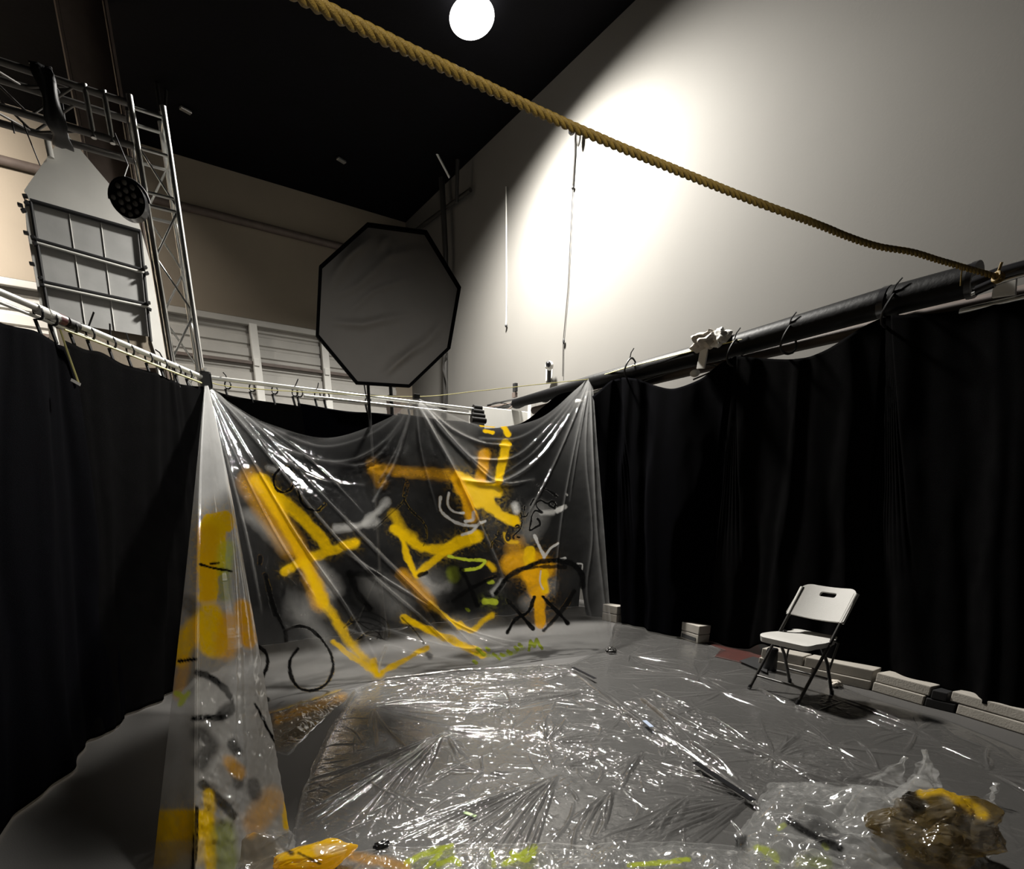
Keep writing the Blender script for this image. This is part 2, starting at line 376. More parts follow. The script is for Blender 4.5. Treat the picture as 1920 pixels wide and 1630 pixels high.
# black sling round the beam
P = pY(104, 200, TY-.03)
sl = thing('black_sling', 'black fabric sling wrapped around the truss beam above the gable board', 'sling', P)
bm = bmesh.new(); w = .13
loop = smooth_path([(P[0]-.05, TY-.06, zt+.03), (P[0]-.03, TY-.08, zt-.12), (P[0]-.02, TY-.05, zl-.01), (P[0]+.0, TY+W_*.4, zl-.035), (P[0]+.01, TY+W_+.05, zl-.01), (P[0], TY+W_+.05, zt), (P[0]-.03, TY+W_*.5, zt+.05), (P[0]-.05, TY-.06, zt+.03)], 40)
rows = []
for i, p in enumerate(loop): rows.append([(p[0]+(j/5-.5)*w*(1.0+.2*math.sin(i*.7)), p[1]+.012*math.sin(j*2.1+i*.5), p[2]) for j in range(6)])
so = gridmesh('strap', np.array(rows), M['blk'], sl); so.modifiers.new('s', 'SOLIDIFY').thickness = .012
tube('hanging_cord', [pY(22*1.0, 227, TY), pY(27, 250, TY)], .006, M['blk'], sl)
tube('hanging_cord', [pY(42, 228, TY), pY(75, 310, TY)], .005, M['blk'], sl)

# ------------------------------------------------------------------ gable board and gauze window behind the truss
GY = 9.35
g = thing('gable_board', 'white triangular gable board hung behind the truss beam', 'stage board', pY(150, 330, GY))
prism('panel', [pY(*p, GY) for p in [(45, 357), (122, 247), (256, 405), (266, 437), (57, 380)]], (0, .03, 0), M['white'], g)
P = pY(92, 279, GY-.05)
bm = bmesh.new(); add_tube(bm, [P-np.array([0, 0, .05]), P+np.array([0, 0, .05])], .055, 16)
bmesh.ops.transform(bm, matrix=Matrix.Translation(V(P)) @ Matrix.Diagonal((.6, .5, 1.6, 1)) @ Matrix.Translation(-V(P)), verts=bm.verts)
obj('round_tab', bm, M['white'], g, True, 40)
wd = thing('window_flat', 'stage flat with a grey gauze window of three rows beneath the gable board', 'stage flat', pY(170, 500, GY))
Lx = lambda y: 57+(y-378)*.164; Rx = lambda y: 263+(y-436)*.105
def wl(s, y0, y1):   # a point across the window at fraction s, heights given at left / right side
    return pY(Lx(y0)+(Rx(y1)-Lx(y0))*s, y0+(y1-y0)*s, GY)
rowsy = [(378, 436), (452, 509), (531, 573), (600, 632)]
for i in range(3):
    (a0, b0), (a1, b1) = rowsy[i], rowsy[i+1]
    prism('gauze', [wl(0, a0, b0), wl(1, a0, b0), wl(1, a1, b1), wl(0, a1, b1)], (0, .01, 0), M['grid'], wd)
    for s in (.35, .64):
        tube('seam', [wl(s, a0, b0)-np.array([0, .004, 0]), wl(s, a1, b1)-np.array([0, .004, 0])], .006, M['white'], wd, 6)
for i, (a0, b0) in enumerate(rowsy[:3]):
    A, B = wl(0, a0, b0), wl(1, a0, b0)
    tube('crossbar', [A-np.array([0, .03, 0]), B-np.array([0, .03, 0])], .022, M['blk'], wd, 8)
    if i: tube('pale_batten', [A-np.array([0, .04, .03]), B-np.array([0, .04, .03])], .014, M['white'], wd, 8)
for sx in (0, 1):
    q_ = wl(sx, 531, 573); tube('support_leg', [(q_[0], GY+.06, .01), (q_[0], GY+.06, q_[2])], .03, M['white'], wd, 8)
def bar(name, pts, r, m, par): return tube(name, [pY(*p, GY-.03) for p in pts], r, m, par, 8)
bar('dark_upright', [(57, 378), (93, 600)], .020, M['blk'], wd)
bar('dark_upright', [(262, 432), (283, 640)], .018, M['blk'], wd)
prism('side_board', [pY(*p, GY+.02) for p in [(45, 372), (56, 378), (92, 600), (80, 600), (50, 430)]], (0, .03, 0), M['white'], wd)
prism('side_board', [pY(*p, GY+.02) for p in [(266, 437), (284, 500), (318, 690), (300, 690), (284, 640)]], (0, .03, 0), M['white'], wd)
prism('lower_board', [pY(*p, GY+.04) for p in [(88, 600), (90, 592), (283, 626), (300, 690), (100, 690)]], (0, .03, 0), M['wallb'], wd)
for i, (cx_, cy_) in enumerate([(47, 368), (50, 382), (38, 385), (44, 395), (49, 437), (62, 446), (66, 458), (60, 495), (76, 522), (79, 535), (272, 502), (275, 513), (278, 568), (280, 580)]):
    P = pY(cx_, cy_, GY-.06)
    c = tag(box('clamp', P, (.05, .06, .03), M['blk'], None, Matrix.Rotation(random.uniform(-.5, .5), 3, 'Y'), .008),
            'small black clamp on the edge boards of the gauze window flat', 'clamp', 'clamps on the window flat')
# PAR can
P = pY(240, 374, TY-.22); P = V(P)
pc = thing('par_can', 'round black stage light with rows of LED lenses hung from the truss tower', 'stage light', P)
d = (V(CAMP)-P); d.z *= .4; d.x -= 1.6; d = d.normalized(); qq = d.to_track_quat('Z', 'Y').to_matrix().to_4x4()
R_ = .14
def lathe(name, prof, m, par, mt, segs=36):
    bm = bmesh.new(); rg = [[bm.verts.new(mt @ Vector((r*math.cos(2*math.pi*k/segs), r*math.sin(2*math.pi*k/segs), z))) for k in range(segs)] for r, z in prof]
    for i in range(len(rg)-1):
        for k in range(segs): bm.faces.new((rg[i][k], rg[i][(k+1) % segs], rg[i+1][(k+1) % segs], rg[i+1][k]))
    bm.faces.new(rg[0][::-1]); bm.faces.new(rg[-1]); return obj(name, bm, m, par, True, 35)
mt = Matrix.Translation(P) @ qq
face = lathe('housing', [(R_*.5, -.22), (R_*.8, -.2), (R_, -.10), (R_, .03), (R_*.94, .03), (R_*.93, .012), (R_*.2, .012)], M['gblk'], pc, mt)
ml = mat('dim_led_lens', (0.16, 0.15, 0.14), 0.12)
for i in range(-2, 3):
    for j in range(-2, 3):
        x, y = i*.055, j*.055+(.027 if i % 2 else 0)
        if math.hypot(x, y) < R_*.86:
            l = lathe('led_lens', [(.021, .012), (.021, .02), (.015, .028), (.006, .031)], ml, face, mt @ Matrix.Translation((x, y, 0)), 12)
yk = [mt @ Vector((math.cos(a)*R_*1.12, math.sin(a)*R_*1.12, -.05)) for a in np.linspace(0, math.pi, 16)]
tube('yoke', yk, .012, M['blk'], pc)
tube('safety_cord', [pY(215, 250, TY-.08), pY(240, 310, TY-.1), P+Vector((0, 0, R_+.02))], .006, M['blk'], pc)
tube('safety_cord', [P+Vector((0, 0, R_)), pY(277, 388, TY-.05)], .008, M['blk'], pc)

# ------------------------------------------------------------------ curtain pipes
zP = 2.56
P1 = pz(385, 714, zP)
PLn = pz(0, 555, zP); dL = (PLn-P1); dL = dL/np.linalg.norm(dL)
lp = thing('curtain_pipe', 'white pipe carrying the left black curtain, wrapped with tape near the frame edge', 'pipe', (P1+PLn)/2)
tube('pipe', [P1+np.array([0, 0, .02]), PLn+dL*2.5+np.array([0, 0, .02])], .020, M['steelw'], lp, 16)
tube('pipe', [P1+np.array([0, .02, -.03]), PLn+dL*2.5+np.array([0, .02, -.03])], .010, M['steelw'], lp, 12)
def on_left(px_, z=zP): return P1+dL*np.linalg.norm(pz(px_, 555+px_*.408, zP)-P1)+np.array([0, 0, z-zP])
for a, b, m_ in ((70, 88, 'white'), (92, 110, 'steelw'), (108, 122, 'redtape'), (128, 148, 'blk')):
    tube('tape_wrap', [on_left(a)+np.array([0,0,.012]), on_left(b)+np.array([0,0,.012])], .030, M[m_], lp, 14)
PE = pz(905, 775, zP); dB = PE-P1; dB = dB/np.linalg.norm(dB)
bp_ = thing('curtain_pipe', 'pair of white pipes carrying the back black curtain between the corner and the white cabinet', 'pipe', (P1+PE)/2)
tube('pipe', [P1+np.array([0, 0, .03]), PE+np.array([0, 0, .03])], .019, M['steelw'], bp_, 16)
tube('pipe', [P1+np.array([.9, -.03, -.045]), PE+np.array([0, -.03, -.035])], .014, M['steelw'], bp_, 16)
for i in range(4): tube('black_end', [PE-dB*(.02+.0*i)+np.array([0, -.03*i, .05-.05*i]), PE-dB*(.14+.03*i)+np.array([0, -.03*i, .05-.05*i])], .034, M['gblk'], bp_, 12)
cc = thing('corner_clamp', 'black pipe clamp joining the curtain pipes at the corner', 'clamp', P1)
box('collar', P1+np.array([.0, -.02, .0]), (.10, .10, .14), M['blk'], cc, bev=.02)
tube('bolt', [P1+np.array([0, -.09, .08]), P1+np.array([0, .05, .10])], .014, M['alu'], cc)
# long black tube over the right-hand curtain
TX = 5.35
zT = lambda Y: 0
T0, T1 = pX(1000, 740, TX), pX(1650, 568, TX-.1)
T0 = pX(1040, 733, TX); 
tb = tag(tube('black_tube', [pX(965, 757, 5.4), pX(1110, 718, TX), pX(1380, 648, TX-.05), pX(1660, 567, TX-.12), pX(1830, 524, TX-.16)], [.06, .085, .095, .10, .10], M['tube'], None, 20),
         'thick black tube lying along the top of the right-hand curtain', 'tube')
tube('tape_band', [pX(1655, 569, TX-.12), pX(1668, 566, TX-.12)], .108, M['gblk'], tb, 20)
tube('tape_band', [pX(1820, 527, TX-.16), pX(1832, 524, TX-.16)], .108, M['gblk'], tb, 20)
hv = thing('duct_rail', 'grey rail with wires just under the thick black tube', 'rail', pX(1300, 700, TX+.1))
tube('rail', [pX(1000, 770, TX+.12), pX(1120, 738, TX+.12), pX(1400, 670, TX+.1), pX(1960, 540, TX)], .05, M['brown'], hv, 8)
tube('pale_strip', [pX(1060, 752, TX+.02), pX(1180, 716, TX+.02)], .012, M['white'], hv, 8)
tube('pale_strip', [pX(1800, 584, TX-.2), pX(1925, 556, TX-.2)], .018, M['alu'], hv, 8)
tube('wire', smooth_path([pX(1120, 742, TX), pX(1200, 716, TX), pX(1300, 686, TX), pX(1345, 690, TX), pX(1300, 712, TX)], 24), .008, M['blk'], hv, 6)

# metal sheets and small board at the right frame edge
mr = thing('bent_metal_trim', 'strips of bent dark metal trim tied where the thick rope ends', 'metal trim', pX(1870, 520, 5.0))
for i, (pts, r) in enumerate([([(1825, 533), (1870, 516), (1930, 500)], .045), ([(1822, 552), (1880, 527), (1930, 512)], .012), ([(1830, 545), (1865, 530)], .03)]):
    tube('strip', [pX(*p, 4.98-.02*i) for p in pts], r, M['alu' if i == 1 else 'gblk'], mr, 8)
tag(prism('grey_board', [pX(*p, 5.12) for p in [(1863, 532), (1905, 520), (1903, 552), (1859, 558)]], (.03, 0, 0), M['white']),
    'small grey board propped under the bent metal trim at the right edge', 'board')

# ------------------------------------------------------------------ curtains
def curtain(name, top, bot, m, label, group, nu=260, nv=90, folds=(), amp=.05, freq=9, seed=0, gather=()):
    top = smooth_path(top, nu); bot = smooth_path(bot, nu)
    v = np.linspace(0, 1, nv)[:, None, None]
    P = top[None]*(1-v)+bot[None]*v
    tng = np.gradient(P[nv//2], axis=0); tng[:, 2] = 0; tng /= np.linalg.norm(tng, axis=1)[:, None]+1e-9
    nrm = np.stack([-tng[:, 1], tng[:, 0], 0*tng[:, 0]], -1)
    L = np.concatenate([[0], np.cumsum(np.linalg.norm(np.diff(bot, axis=0), axis=1))])
    u = L[None, :]; vv = v[..., 0]
    ph = fbm(u+0*vv, vv*1.0, 1.2, seed)*7
    d = amp*(.25+.75*vv)*(np.sin(u*freq+ph)+.5*np.sin(u*freq*2.3+ph*1.7+seed))*(.4+fbm(u+0*vv, vv*.6, .9, seed+3))
    ul = np.linspace(0, 1, nu)[None, :]
    for gu in gather:   # folds fanning out from each tie point
        for k in range(-5, 6):
            uu = gu+k*.018*vv*1.6+.004*k; d = d+.028*np.exp(-((ul-uu)/(.0035+.006*vv))**2)*np.exp(-vv*1.3)*np.sin(math.pi*np.clip(vv*1.2+.12, 0, 1))
    P = P+nrm[None]*d[..., None]
    o = gridmesh(name, P, m); o.modifiers.new('thickness', 'SOLIDIFY').thickness = .004
    return tag(o, label, 'curtain', group)
G = 'black curtains hung around the bay'
def lft(px_, dy): q_ = on_left(px_); return q_+np.array([0, 0, -dy])
Lb = [pz(325, 1298, .015), pz(250, 1336, .015), pz(180, 1383, .015), pz(100, 1470, .015)]
Bd = Lb[3]-Lb[1]; Bd = Bd/np.linalg.norm(Bd)
Lc = pz(430, 1240, .015); 
curtain('curtain', [lft(-260, .10), lft(-80, .13), lft(0, .14), lft(60, .12), lft(105, .15), lft(135, .16), lft(158, .16)],
        [Lb[3]+Bd*2.2, Lb[3]+Bd*1.2, Lb[3]+Bd*.4, Lb[3], Lb[2], Lb[2]*.6+Lb[1]*.4, Lb[1]], M['navy'], 'nearest black curtain on the left pipe, left of the overlap where the cord hangs', G, seed=2, amp=.03)
curtain('curtain', [lft(112, .11), lft(150, .12), lft(185, .10), lft(230, .12), lft(290, .10), lft(340, .11), lft(384, .06)],
        [Lb[2]+np.array([-.05, -.02, 0]), Lb[2]*.8+Lb[1]*.2, Lb[1]*.7+Lb[2]*.3, Lb[1], Lb[0]*.6+Lb[1]*.4, Lb[0]*.3+Lc*.7, Lc], M['cloth'], 'charcoal black curtain on the left pipe between the overlap and the corner', G, seed=5, amp=.032, freq=11)
BY = P1[1]; 
def bk(px_, d=.0): P = pz(px_, 717+(px_-395)*.114, zP); return P+np.array([0, 0, -d])
def bf(X): return np.array([X, BY+.02, .002])
curtain('curtain', [bk(388, .05), bk(420, .09), bk(470, .11), bk(520, .12), bk(562, .13)], [bf(.95), bf(1.2), bf(1.45), bf(1.7), bf(1.95)], M['cloth'], 'leftmost black curtain on the back pipes beside the corner', G, seed=8, amp=.03)
curtain('curtain', [bk(556, .10), bk(640, .13), bk(700, .12), bk(750, .12)], [bf(1.9), bf(2.3), bf(2.6), bf(2.95)], M['navy'], 'middle navy black curtain on the back pipes below the softbox', G, seed=9, amp=.04)
curtain('curtain', [bk(745, .10), bk(820, .12), bk(870, .12), pY(905, 803, BY-.05), pY(950, 800, BY-.08), pY(984, 790, BY-.1), pY(1020, 762, BY-.15), pY(1046, 741, BY-.2), pY(1080, 734, BY-.25), pY(1120, 738, BY-.3)],
        [bf(2.9), bf(3.5), bf(3.8), bf(4.1), bf(4.35), bf(4.6), bf(4.85), bf(5.1), bf(5.4), bf(5.8)], M['cloth'], 'rightmost black curtain at the back, behind the painted sheet', G, seed=12, amp=.04)
rt = [(1060, 775), (1110, 745), (1150, 712), (1190, 710), (1225, 722), (1265, 729), (1310, 712), (1345, 685), (1378, 667)]
rt2 = [(1374, 668), (1420, 671), (1480, 674), (1520, 668), (1570, 645), (1620, 612), (1665, 592)]
rt3 = [(1660, 592), (1750, 588), (1850, 574), (1920, 563), (2050, 540), (2300, 490)]
def rb(px_): 
    xs = [1100, 1150, 1200, 1265, 1330, 1425, 1500, 1640, 1790, 1920]; ys = [1158, 1167, 1186, 1200, 1208, 1236, 1262, 1290, 1340, 1385]
    y = np.interp(px_, xs, ys) if px_ <= 1920 else 1385+(px_-1920)*.36
    P = pz(px_, y, 0.0); P = P+np.array([.10, .05, 0]); P[2] = .02 if px_ < 1420 else .13
    return P
curtain('curtain', [pX(*p, TX-.12) for p in rt], [rb(x) for x in (1095, 1125, 1150, 1180, 1215, 1250, 1285, 1310, 1335)], M['navy'],
        'far navy black curtain on the right, next to the painted sheet', G, 300, 110, seed=15, amp=.05, gather=(.27, .98))
curtain('curtain', [pX(*p, TX-.17) for p in rt2], [rb(x) for x in (1330, 1390, 1425, 1480, 1540, 1600, 1660)], M['cloth'],
        'middle black curtain on the right, hanging behind the white chair', G, 300, 110, seed=18, amp=.04, gather=(.02, .98))
curtain('curtain', [pX(*p, TX-.20) for p in rt3], [rb(x) for x in (1650, 1740, 1830, 1920, 2050, 2300)], M['cloth'],
        'near black curtain on the right, at the right frame edge', G, 300, 110, seed=21, amp=.04, gather=(.02,))

# ties between pipes and curtains
def tie(P, hgt, label, group, tail=True, sp=1.0):
    P = V(P); t = thing('cable_tie', label, 'cable tie', P, group)
    dd = Vector((dL[0], dL[1], 0)); nn = Vector((-dL[1], dL[0], 0))
    ring = [P+nn*math.cos(a)*.030+Vector((0, 0, 1))*(math.sin(a)*.036-.005) for a in np.linspace(0, 2*math.pi, 14)]
    tube('loop', ring, .007, M['blk'], t, 6)
    tube('strap', [P-Vector((0, 0, .04))-nn*.03, P-Vector((0, 0, hgt))-nn*.01], .012, M['blk'], t, 6)
    if tail: tube('tail', [P+Vector((0, 0, .04)), P+Vector((.02*sp, -.03, .07)), P+Vector((.05*sp, -.05, .10+.02*sp))], .006, M['blk'], t, 6)
for i, px_ in enumerate((72, 100, 138, 171, 212, 247, 282, 310, 337, 358)):
    tie(on_left(px_), .14, 'black cable tie holding the left curtain to its white pipe', 'ties on the left curtain pipe', i in (3, 4, 5, 7), random.uniform(-1, 1))
for i, px_ in enumerate((427, 473, 515, 553, 562, 595, 612, 690, 770)):
    tie(bk(px_), .14, 'black cable tie holding the back curtain to the paired pipes', 'ties on the back curtain pipes', i in (0, 3, 5), random.uniform(-1, 1))
for i, (a, b, X) in enumerate(((1183, 680, TX-.1), (1378, 648, TX-.15), (1480, 622, TX-.15), (1672, 565, TX-.2))):
    P = V(pX(a, b, X))-Vector((0, 0, .04)); t = thing('cable_tie', 'black cord tied around the thick tube above the right-hand curtain', 'cable tie', P, 'cords tied around the thick tube')
    tube('loop', [P+Vector((0.02+.106*math.cos(q_), .02*math.sin(q_*2), -.02+.106*math.sin(q_))) for q_ in np.linspace(0, 2*math.pi, 18)], .010, M['blk'], t, 6)
    tube('tail', [P+Vector((-.02, 0, .08)), P+Vector((-.03, -.02, .13)), P+Vector((-.02, -.05, .17))], .006, M['blk'], t, 6)

# ------------------------------------------------------------------ softbox on its stand
SY = 5.12
oct_px = [(688, 419), (799, 434), (863, 540), (843, 655), (768, 727), (668, 721), (592, 630), (598, 500)]
N_ = np.array([-.25, -.96, -.10]); N_ /= np.linalg.norm(N_)
C0 = pY(728, 572, SY)
oc = [pplane(x, y, C0, N_) for x, y in oct_px]
cen = sum(oc)/8
sb = thing('softbox', 'large octagonal softbox with grey diffusion front and black rim', 'softbox', cen)
bm = bmesh.new()
def ringp(s, off): return [cen+(p-cen)*s+N_*off for p in oc]
def loft(bm, rs):
    vv = [[bm.verts.new(V(p)) for p in r] for r in rs]
    for i in range(len(vv)-1):
        for k in range(8): bm.faces.new((vv[i][k], vv[i][(k+1) % 8], vv[i+1][(k+1) % 8], vv[i+1][k]))
    return vv
vv = loft(bm, [ringp(.955, .0), ringp(.965, .03), ringp(1.0, .03), ringp(1.0, -.03)]); obj('black_rim', bm, M['rim'], sb)
bm = bmesh.new(); vv = loft(bm, [ringp(1.0, -.03), ringp(.72, -.30), ringp(.34, -.52), ringp(.12, -.62)]); bm.faces.new(vv[-1]); obj('back_shell', bm, M['blk'], sb)
# diffusion cloth with slack folds
nr, na = 60, 240
Pd = np.zeros((nr, na+1, 3)); e1 = np.cross([0, 0, 1], N_); e1 /= np.linalg.norm(e1); e2 = np.cross(N_, e1)
for j in range(na+1):
    a = j/na*8; i0 = int(a) % 8; f = a-int(a); edge = oc[i0]*(1-f)+oc[(i0+1) % 8]*f
    for i in range(nr): Pd[i, j] = cen+(edge-cen)*.965*(i/(nr-1))
q2 = Pd-cen; X_, Y_ = q2@e1, q2@e2
pxs = topx(Pd.reshape(-1, 3)).reshape(nr, na+1, 2)
hgt = .006*np.sin(X_*9+Y_*4+fbm(X_, Y_, 3, 2)*5)
for poly, a_, w_ in [([(615, 545), (640, 500), (672, 450), (690, 440)], .035, 14), ([(640, 490), (700, 450)], .025, 9), ([(620, 560), (680, 530), (730, 480), (785, 468)], .018, 9),
                     ([(620, 605), (680, 608), (760, 590)], .030, 9), ([(715, 712), (740, 680), (800, 640), (835, 600)], .028, 10), ([(725, 700), (780, 650)], .02, 6), ([(650, 590), (700, 545), (770, 520)], .012, 7), ([(712, 470), (722, 440)], .02, 7), ([(735, 490), (738, 450)], .012, 6)]:
    d_, t_ = segdist(pxs[..., 0], pxs[..., 1], poly); hgt = hgt+a_*np.exp(-(d_/w_)**2)*np.sin(np.pi*np.clip(t_*.9+.05, 0, 1))
rr = np.linspace(0, 1, nr)[:, None]
Pd = Pd+N_[None, None]*(hgt*np.clip((1-rr)*8, 0, 1)-.03*(1-rr**2))[..., None]
gridmesh('diffusion_cloth', Pd, M['diff'], sb)
st = thing('light_stand', 'black light stand holding up the softbox in front of the back curtain', 'light stand', (pY(692, 760, 6.12)[0], 6.12, 0))
bx_, by_ = st.location.x, st.location.y
tube('pole', [(bx_, by_, .35), (bx_, by_, 2.50), (bx_+.02, by_, 3.25)], .017, M['blk'], st)
tube('boom_arm', [(bx_+.02, by_+.1, 3.25), (cen[0]+.1, cen[1]+.55, cen[2]+.05), V(cen)-V(N_)*.6], .015, M['blk'], st)
tube('pole', [(bx_, by_, .1), (bx_, by_, 1.6)], .024, M['blk'], st)
lathe('knob', [(.03, -.03), (.035, 0), (.03, .03)], M['blk'], st, Matrix.Translation((bx_, by_, 1.6)), 16)
for k in range(3):
    a = k*2.094+.4; tube('leg', [(bx_, by_, .75), (bx_+.42*math.cos(a), by_+.42*math.sin(a)*.6, .016)], .012, M['blk'], st)
x2 = pY(733, 735, 6.72)
s2 = thing('light_stand', 'second black upright post just right of the softbox pole behind the back pipes', 'light stand', (x2[0], 6.72, 0))
tube('pole', [(x2[0], 6.72, .02), (x2[0], 6.72, 3.1)], .022, M['blk'], s2)
tube('foot', [(x2[0]-.2, 6.72, .02), (x2[0]+.2, 6.72, .02)], .02, M['blk'], s2)
tag(tube('power_cord', smooth_path([pY(683, 722, SY), pY(686, 740, SY-.02), pY(691, 757, SY-.03)], 8), .006, M['blk']), 'thin black cord hanging from the bottom of the softbox', 'cord')

# ------------------------------------------------------------------ ropes
P3 = pX(1107, 711, 5.3)
nP = np.cross(P3-P1, [0, 0, 1]); nP = nP/np.linalg.norm(nP)
def onrope(x, y): return pplane(x, y, P1, nP)
P2 = onrope(780, 744)
st_ = thing('thin_cord', 'thin yellow cord strung from the corner over the painted sheet and along the right tube', 'cord', P2)
cord = smooth_path([P1+np.array([0, -.04, -.01]), onrope(440, 726), onrope(600, 737), P2, onrope(900, 733), onrope(1000, 722), P3], 60)
tube('cord', cord, .0045, M['string'], st_, 6)
tube('cord', [P3, pX(1180, 688, TX-.13), pX(1300, 658, TX-.13), pX(1420, 630, TX-.15)], .0055, M['string'], st_, 6)
tag(tube('thin_cord', [on_left(120)-np.array([0, .03, .05]), on_left(200)-np.array([0, .05, .05]), on_left(300)-np.array([0, .05, .05]), on_left(380)-np.array([0, .05, .045])], .006, M['string'], None, 6), 'thin yellow cord running just under the left curtain pipe', 'cord')
tag(tube('thin_cord', smooth_path([lft(118, .06)-np.array([.02, .06, 0]), lft(128, .19)-np.array([.03, .09, 0]), lft(137, .36)-np.array([.03, .12, 0])], 12), .007, M['string'], None, 6), 'loose yellow cord end dangling over the left curtain', 'cord')
tag(box('tape_tab', dep(142, 717, np.dot(on_left(135)-CAMP, FW)-.12), (.05, .01, .018), M['white'], None, Matrix.Rotation(.5, 3, 'Y')), 'tiny white tape tab stuck on the left curtain below the dangling cord', 'tape')
tp = thing('tape_block', 'small black clip pinching the sheet to the thin cord at its middle point', 'clip', P2)
box('clip', P2+np.array([0, -.01, 0]), (.07, .04, .045), M['blk'], tp, bev=.006)
# thick twisted rope
rp = [(250, -190, .92), (420, -90, 1.05), (560, -10, 1.20), (700, 62, 1.36), (885, 150, 1.62), (1060, 232, 1.9), (1250, 312, 2.2), (1400, 372, 2.45), (1470, 398, 2.55), (1530, 420, 2.68), (1600, 448, 2.85), (1650, 463, 2.95), (1710, 473, 3.05), (1760, 488, 3.15), (1830, 508, 3.3), (1878, 522, 3.38)]
path = smooth_path([dep(*p) for p in rp], 700)
L = np.concatenate([[0], np.cumsum(np.linalg.norm(np.diff(path, axis=0), axis=1))])
bm = bmesh.new(); T = np.gradient(path, axis=0); T /= np.linalg.norm(T, axis=1)[:, None]
n0 = np.cross(T, [0, 0, 1]); n0 /= np.linalg.norm(n0, axis=1)[:, None]; b0 = np.cross(T, n0)
for s in range(3):
    ph = L*2*math.pi/.11+s*2*math.pi/3
    pp = path+.0075*(n0*np.cos(ph)[:, None]+b0*np.sin(ph)[:, None]); add_tube(bm, pp, .0078, 8)
rope = thing('thick_rope', 'thick twisted yellow rope crossing the top of the picture to the right tube', 'rope', path[350])
obj('twisted_strands', bm, M['rope'], rope, True)
bm = bmesh.new(); E = path[-12]
add_tube(bm, [V(E+.022*np.array([0, math.cos(a), math.sin(a)])+np.array([.03*math.sin(a*.5), 0, 0])) for a in np.linspace(0, 4*math.pi, 40)], .008, 8); obj('knot', bm, M['rope'], rope, True)
tube('tail', [E, E+np.array([-.01, .0, .03]), E+np.array([-.02, -.01, .07])], .008, M['rope'], rope)
for a, b, c, d_ in ((1804, 500, 1801, 536),): tag(tube('thin_cord', [dep(a, b, 3.2), dep(c, d_, 3.25)], .004, M['rope'], None, 6), 'short dark cord hanging down from the thick rope near the right edge', 'cord')
tag(tube('cord_loop', [pX(1797, 506, 5.2), pX(1789, 537, 5.2)], .006, M['white'], None, 6), 'short white cord slanting beside the hanging dark cord near the right edge', 'cord')

# ------------------------------------------------------------------ things on the right-hand wall and ceiling
sc = thing('security_camera', 'white dome security camera with dark eye on the wall above the black tube', 'camera', pX(1027, 700, WX-.1))
P = pX(1030, 686, WX-.14); tube('arm', [pX(1029, 716, WX-.05), pX(1030, 690, WX-.1)], .035, M['leg'], sc)
def ball(name, P, r, m, par, sc3=(1, 1, 1)):
    bm = bmesh.new(); bmesh.ops.create_uvsphere(bm, u_segments=24, v_segments=14, radius=r)
    bmesh.ops.transform(bm, matrix=Matrix.Translation(V(P)) @ Matrix.Diagonal((*sc3, 1)), verts=bm.verts); return obj(name, bm, m, par, True)
ball('dome', P, .065, M['white'], sc); ball('eye', P+np.array([-.045, -.03, .01]), .042, M['gblk'], sc)
box('wall_plate', pX(1030, 700, WX-.01), (.02, .16, .2), M['white'], sc, bev=.004)
s3 = thing('security_camera', 'small camera with black eye high on the wall where the rope crosses', 'camera', pX(1076, 246, WX-.1))
ball('eye', pX(1072, 246, WX-.12), .045, M['gblk'], s3); box('bracket', pX(1079, 242, WX-.05), (.10, .05, .05), M['white'], s3, bev=.008)
ball('cover', pX(1085, 256, WX-.08), .05, M['leg'], s3, (.5, .8, 2.2))
t = thing('wall_cable', 'long thin cable hanging down the wall from the high camera', 'cable', pX(1068, 480, WX-.02))
tube('cable', [pX(1079, 248, WX-.02), pX(1078, 290, WX-.02), pX(1074, 352, WX-.02)], .012, M['leg'], t, 6)
tube('cable', [pX(1074, 352, WX-.02), pX(1065, 540, WX-.02), pX(1056, 640, WX-.02), pX(1055, 706, WX-.02)], .006, M['leg'], t, 6)
ball('joint', pX(1074, 352, WX-.03), .022, M['blk'], t); ball('joint', pX(1057, 640, WX-.03), .022, M['blk'], t, (.6, 1, 1.8))
t = thing('wall_cable', 'short white cable ending in a black tip on the shadowed part of the wall', 'cable', pX(950, 480, WX-.02))
tube('cable', smooth_path([pX(949, 350, WX-.02), pX(950, 480, WX-.02), pX(950, 560, WX-.02), pX(949, 610, WX-.02)], 12), .011, M['white'], t, 6)
ball('tip', pX(949, 611, WX-.03), .022, M['blk'], t)
# conduits in the far corner and bars under the ceiling
t = thing('wall_conduit', 'dark vertical conduit with wires in the far right corner of the hall', 'conduit', pX(833, 560, WX-.15))
tube('pipe', [pX(828, 330, WX-.15), pX(835, 470, WX-.15), pX(835, 764, WX-.15)], .055, M['leg'], t)
tube('wire', smooth_path([pX(838, 660, WX-.2), pX(831, 690, WX-.2), pX(838, 720, WX-.2), pX(834, 762, WX-.2)], 16), .02, M['leg'], t, 6)
t = thing('hanging_bar', 'dark bars bolted across the corner under the ceiling', 'bar', pX(850, 360, WX-.2))
tube('bar', [pX(780, 432, WX-.1), pX(882, 356, WX-.1)], .035, M['leg'], t); tube('bar', [pX(858, 300, WX-.25), pX(856, 380, WX-.25)], .035, M['leg'], t)
tube('bar', [pX(815, 280, WX-.6), pX(843, 333, WX-.3)], .022, M['alu'], t)
for (x, y, L_) in ((348, 207, 'left-hand'), (640, 301, 'right-hand')):
    P = pz(x, y, CZ-.04); tag(box('ceiling_plate', P, (.16, .07, .03), M['alu'], None, Matrix.Rotation(.35, 3, 'Z'), .006), 'small pale plate on the black ceiling, '+L_+' of the two', 'plate', 'pale ceiling plates')
P = pz(293, 200, CZ-.8)
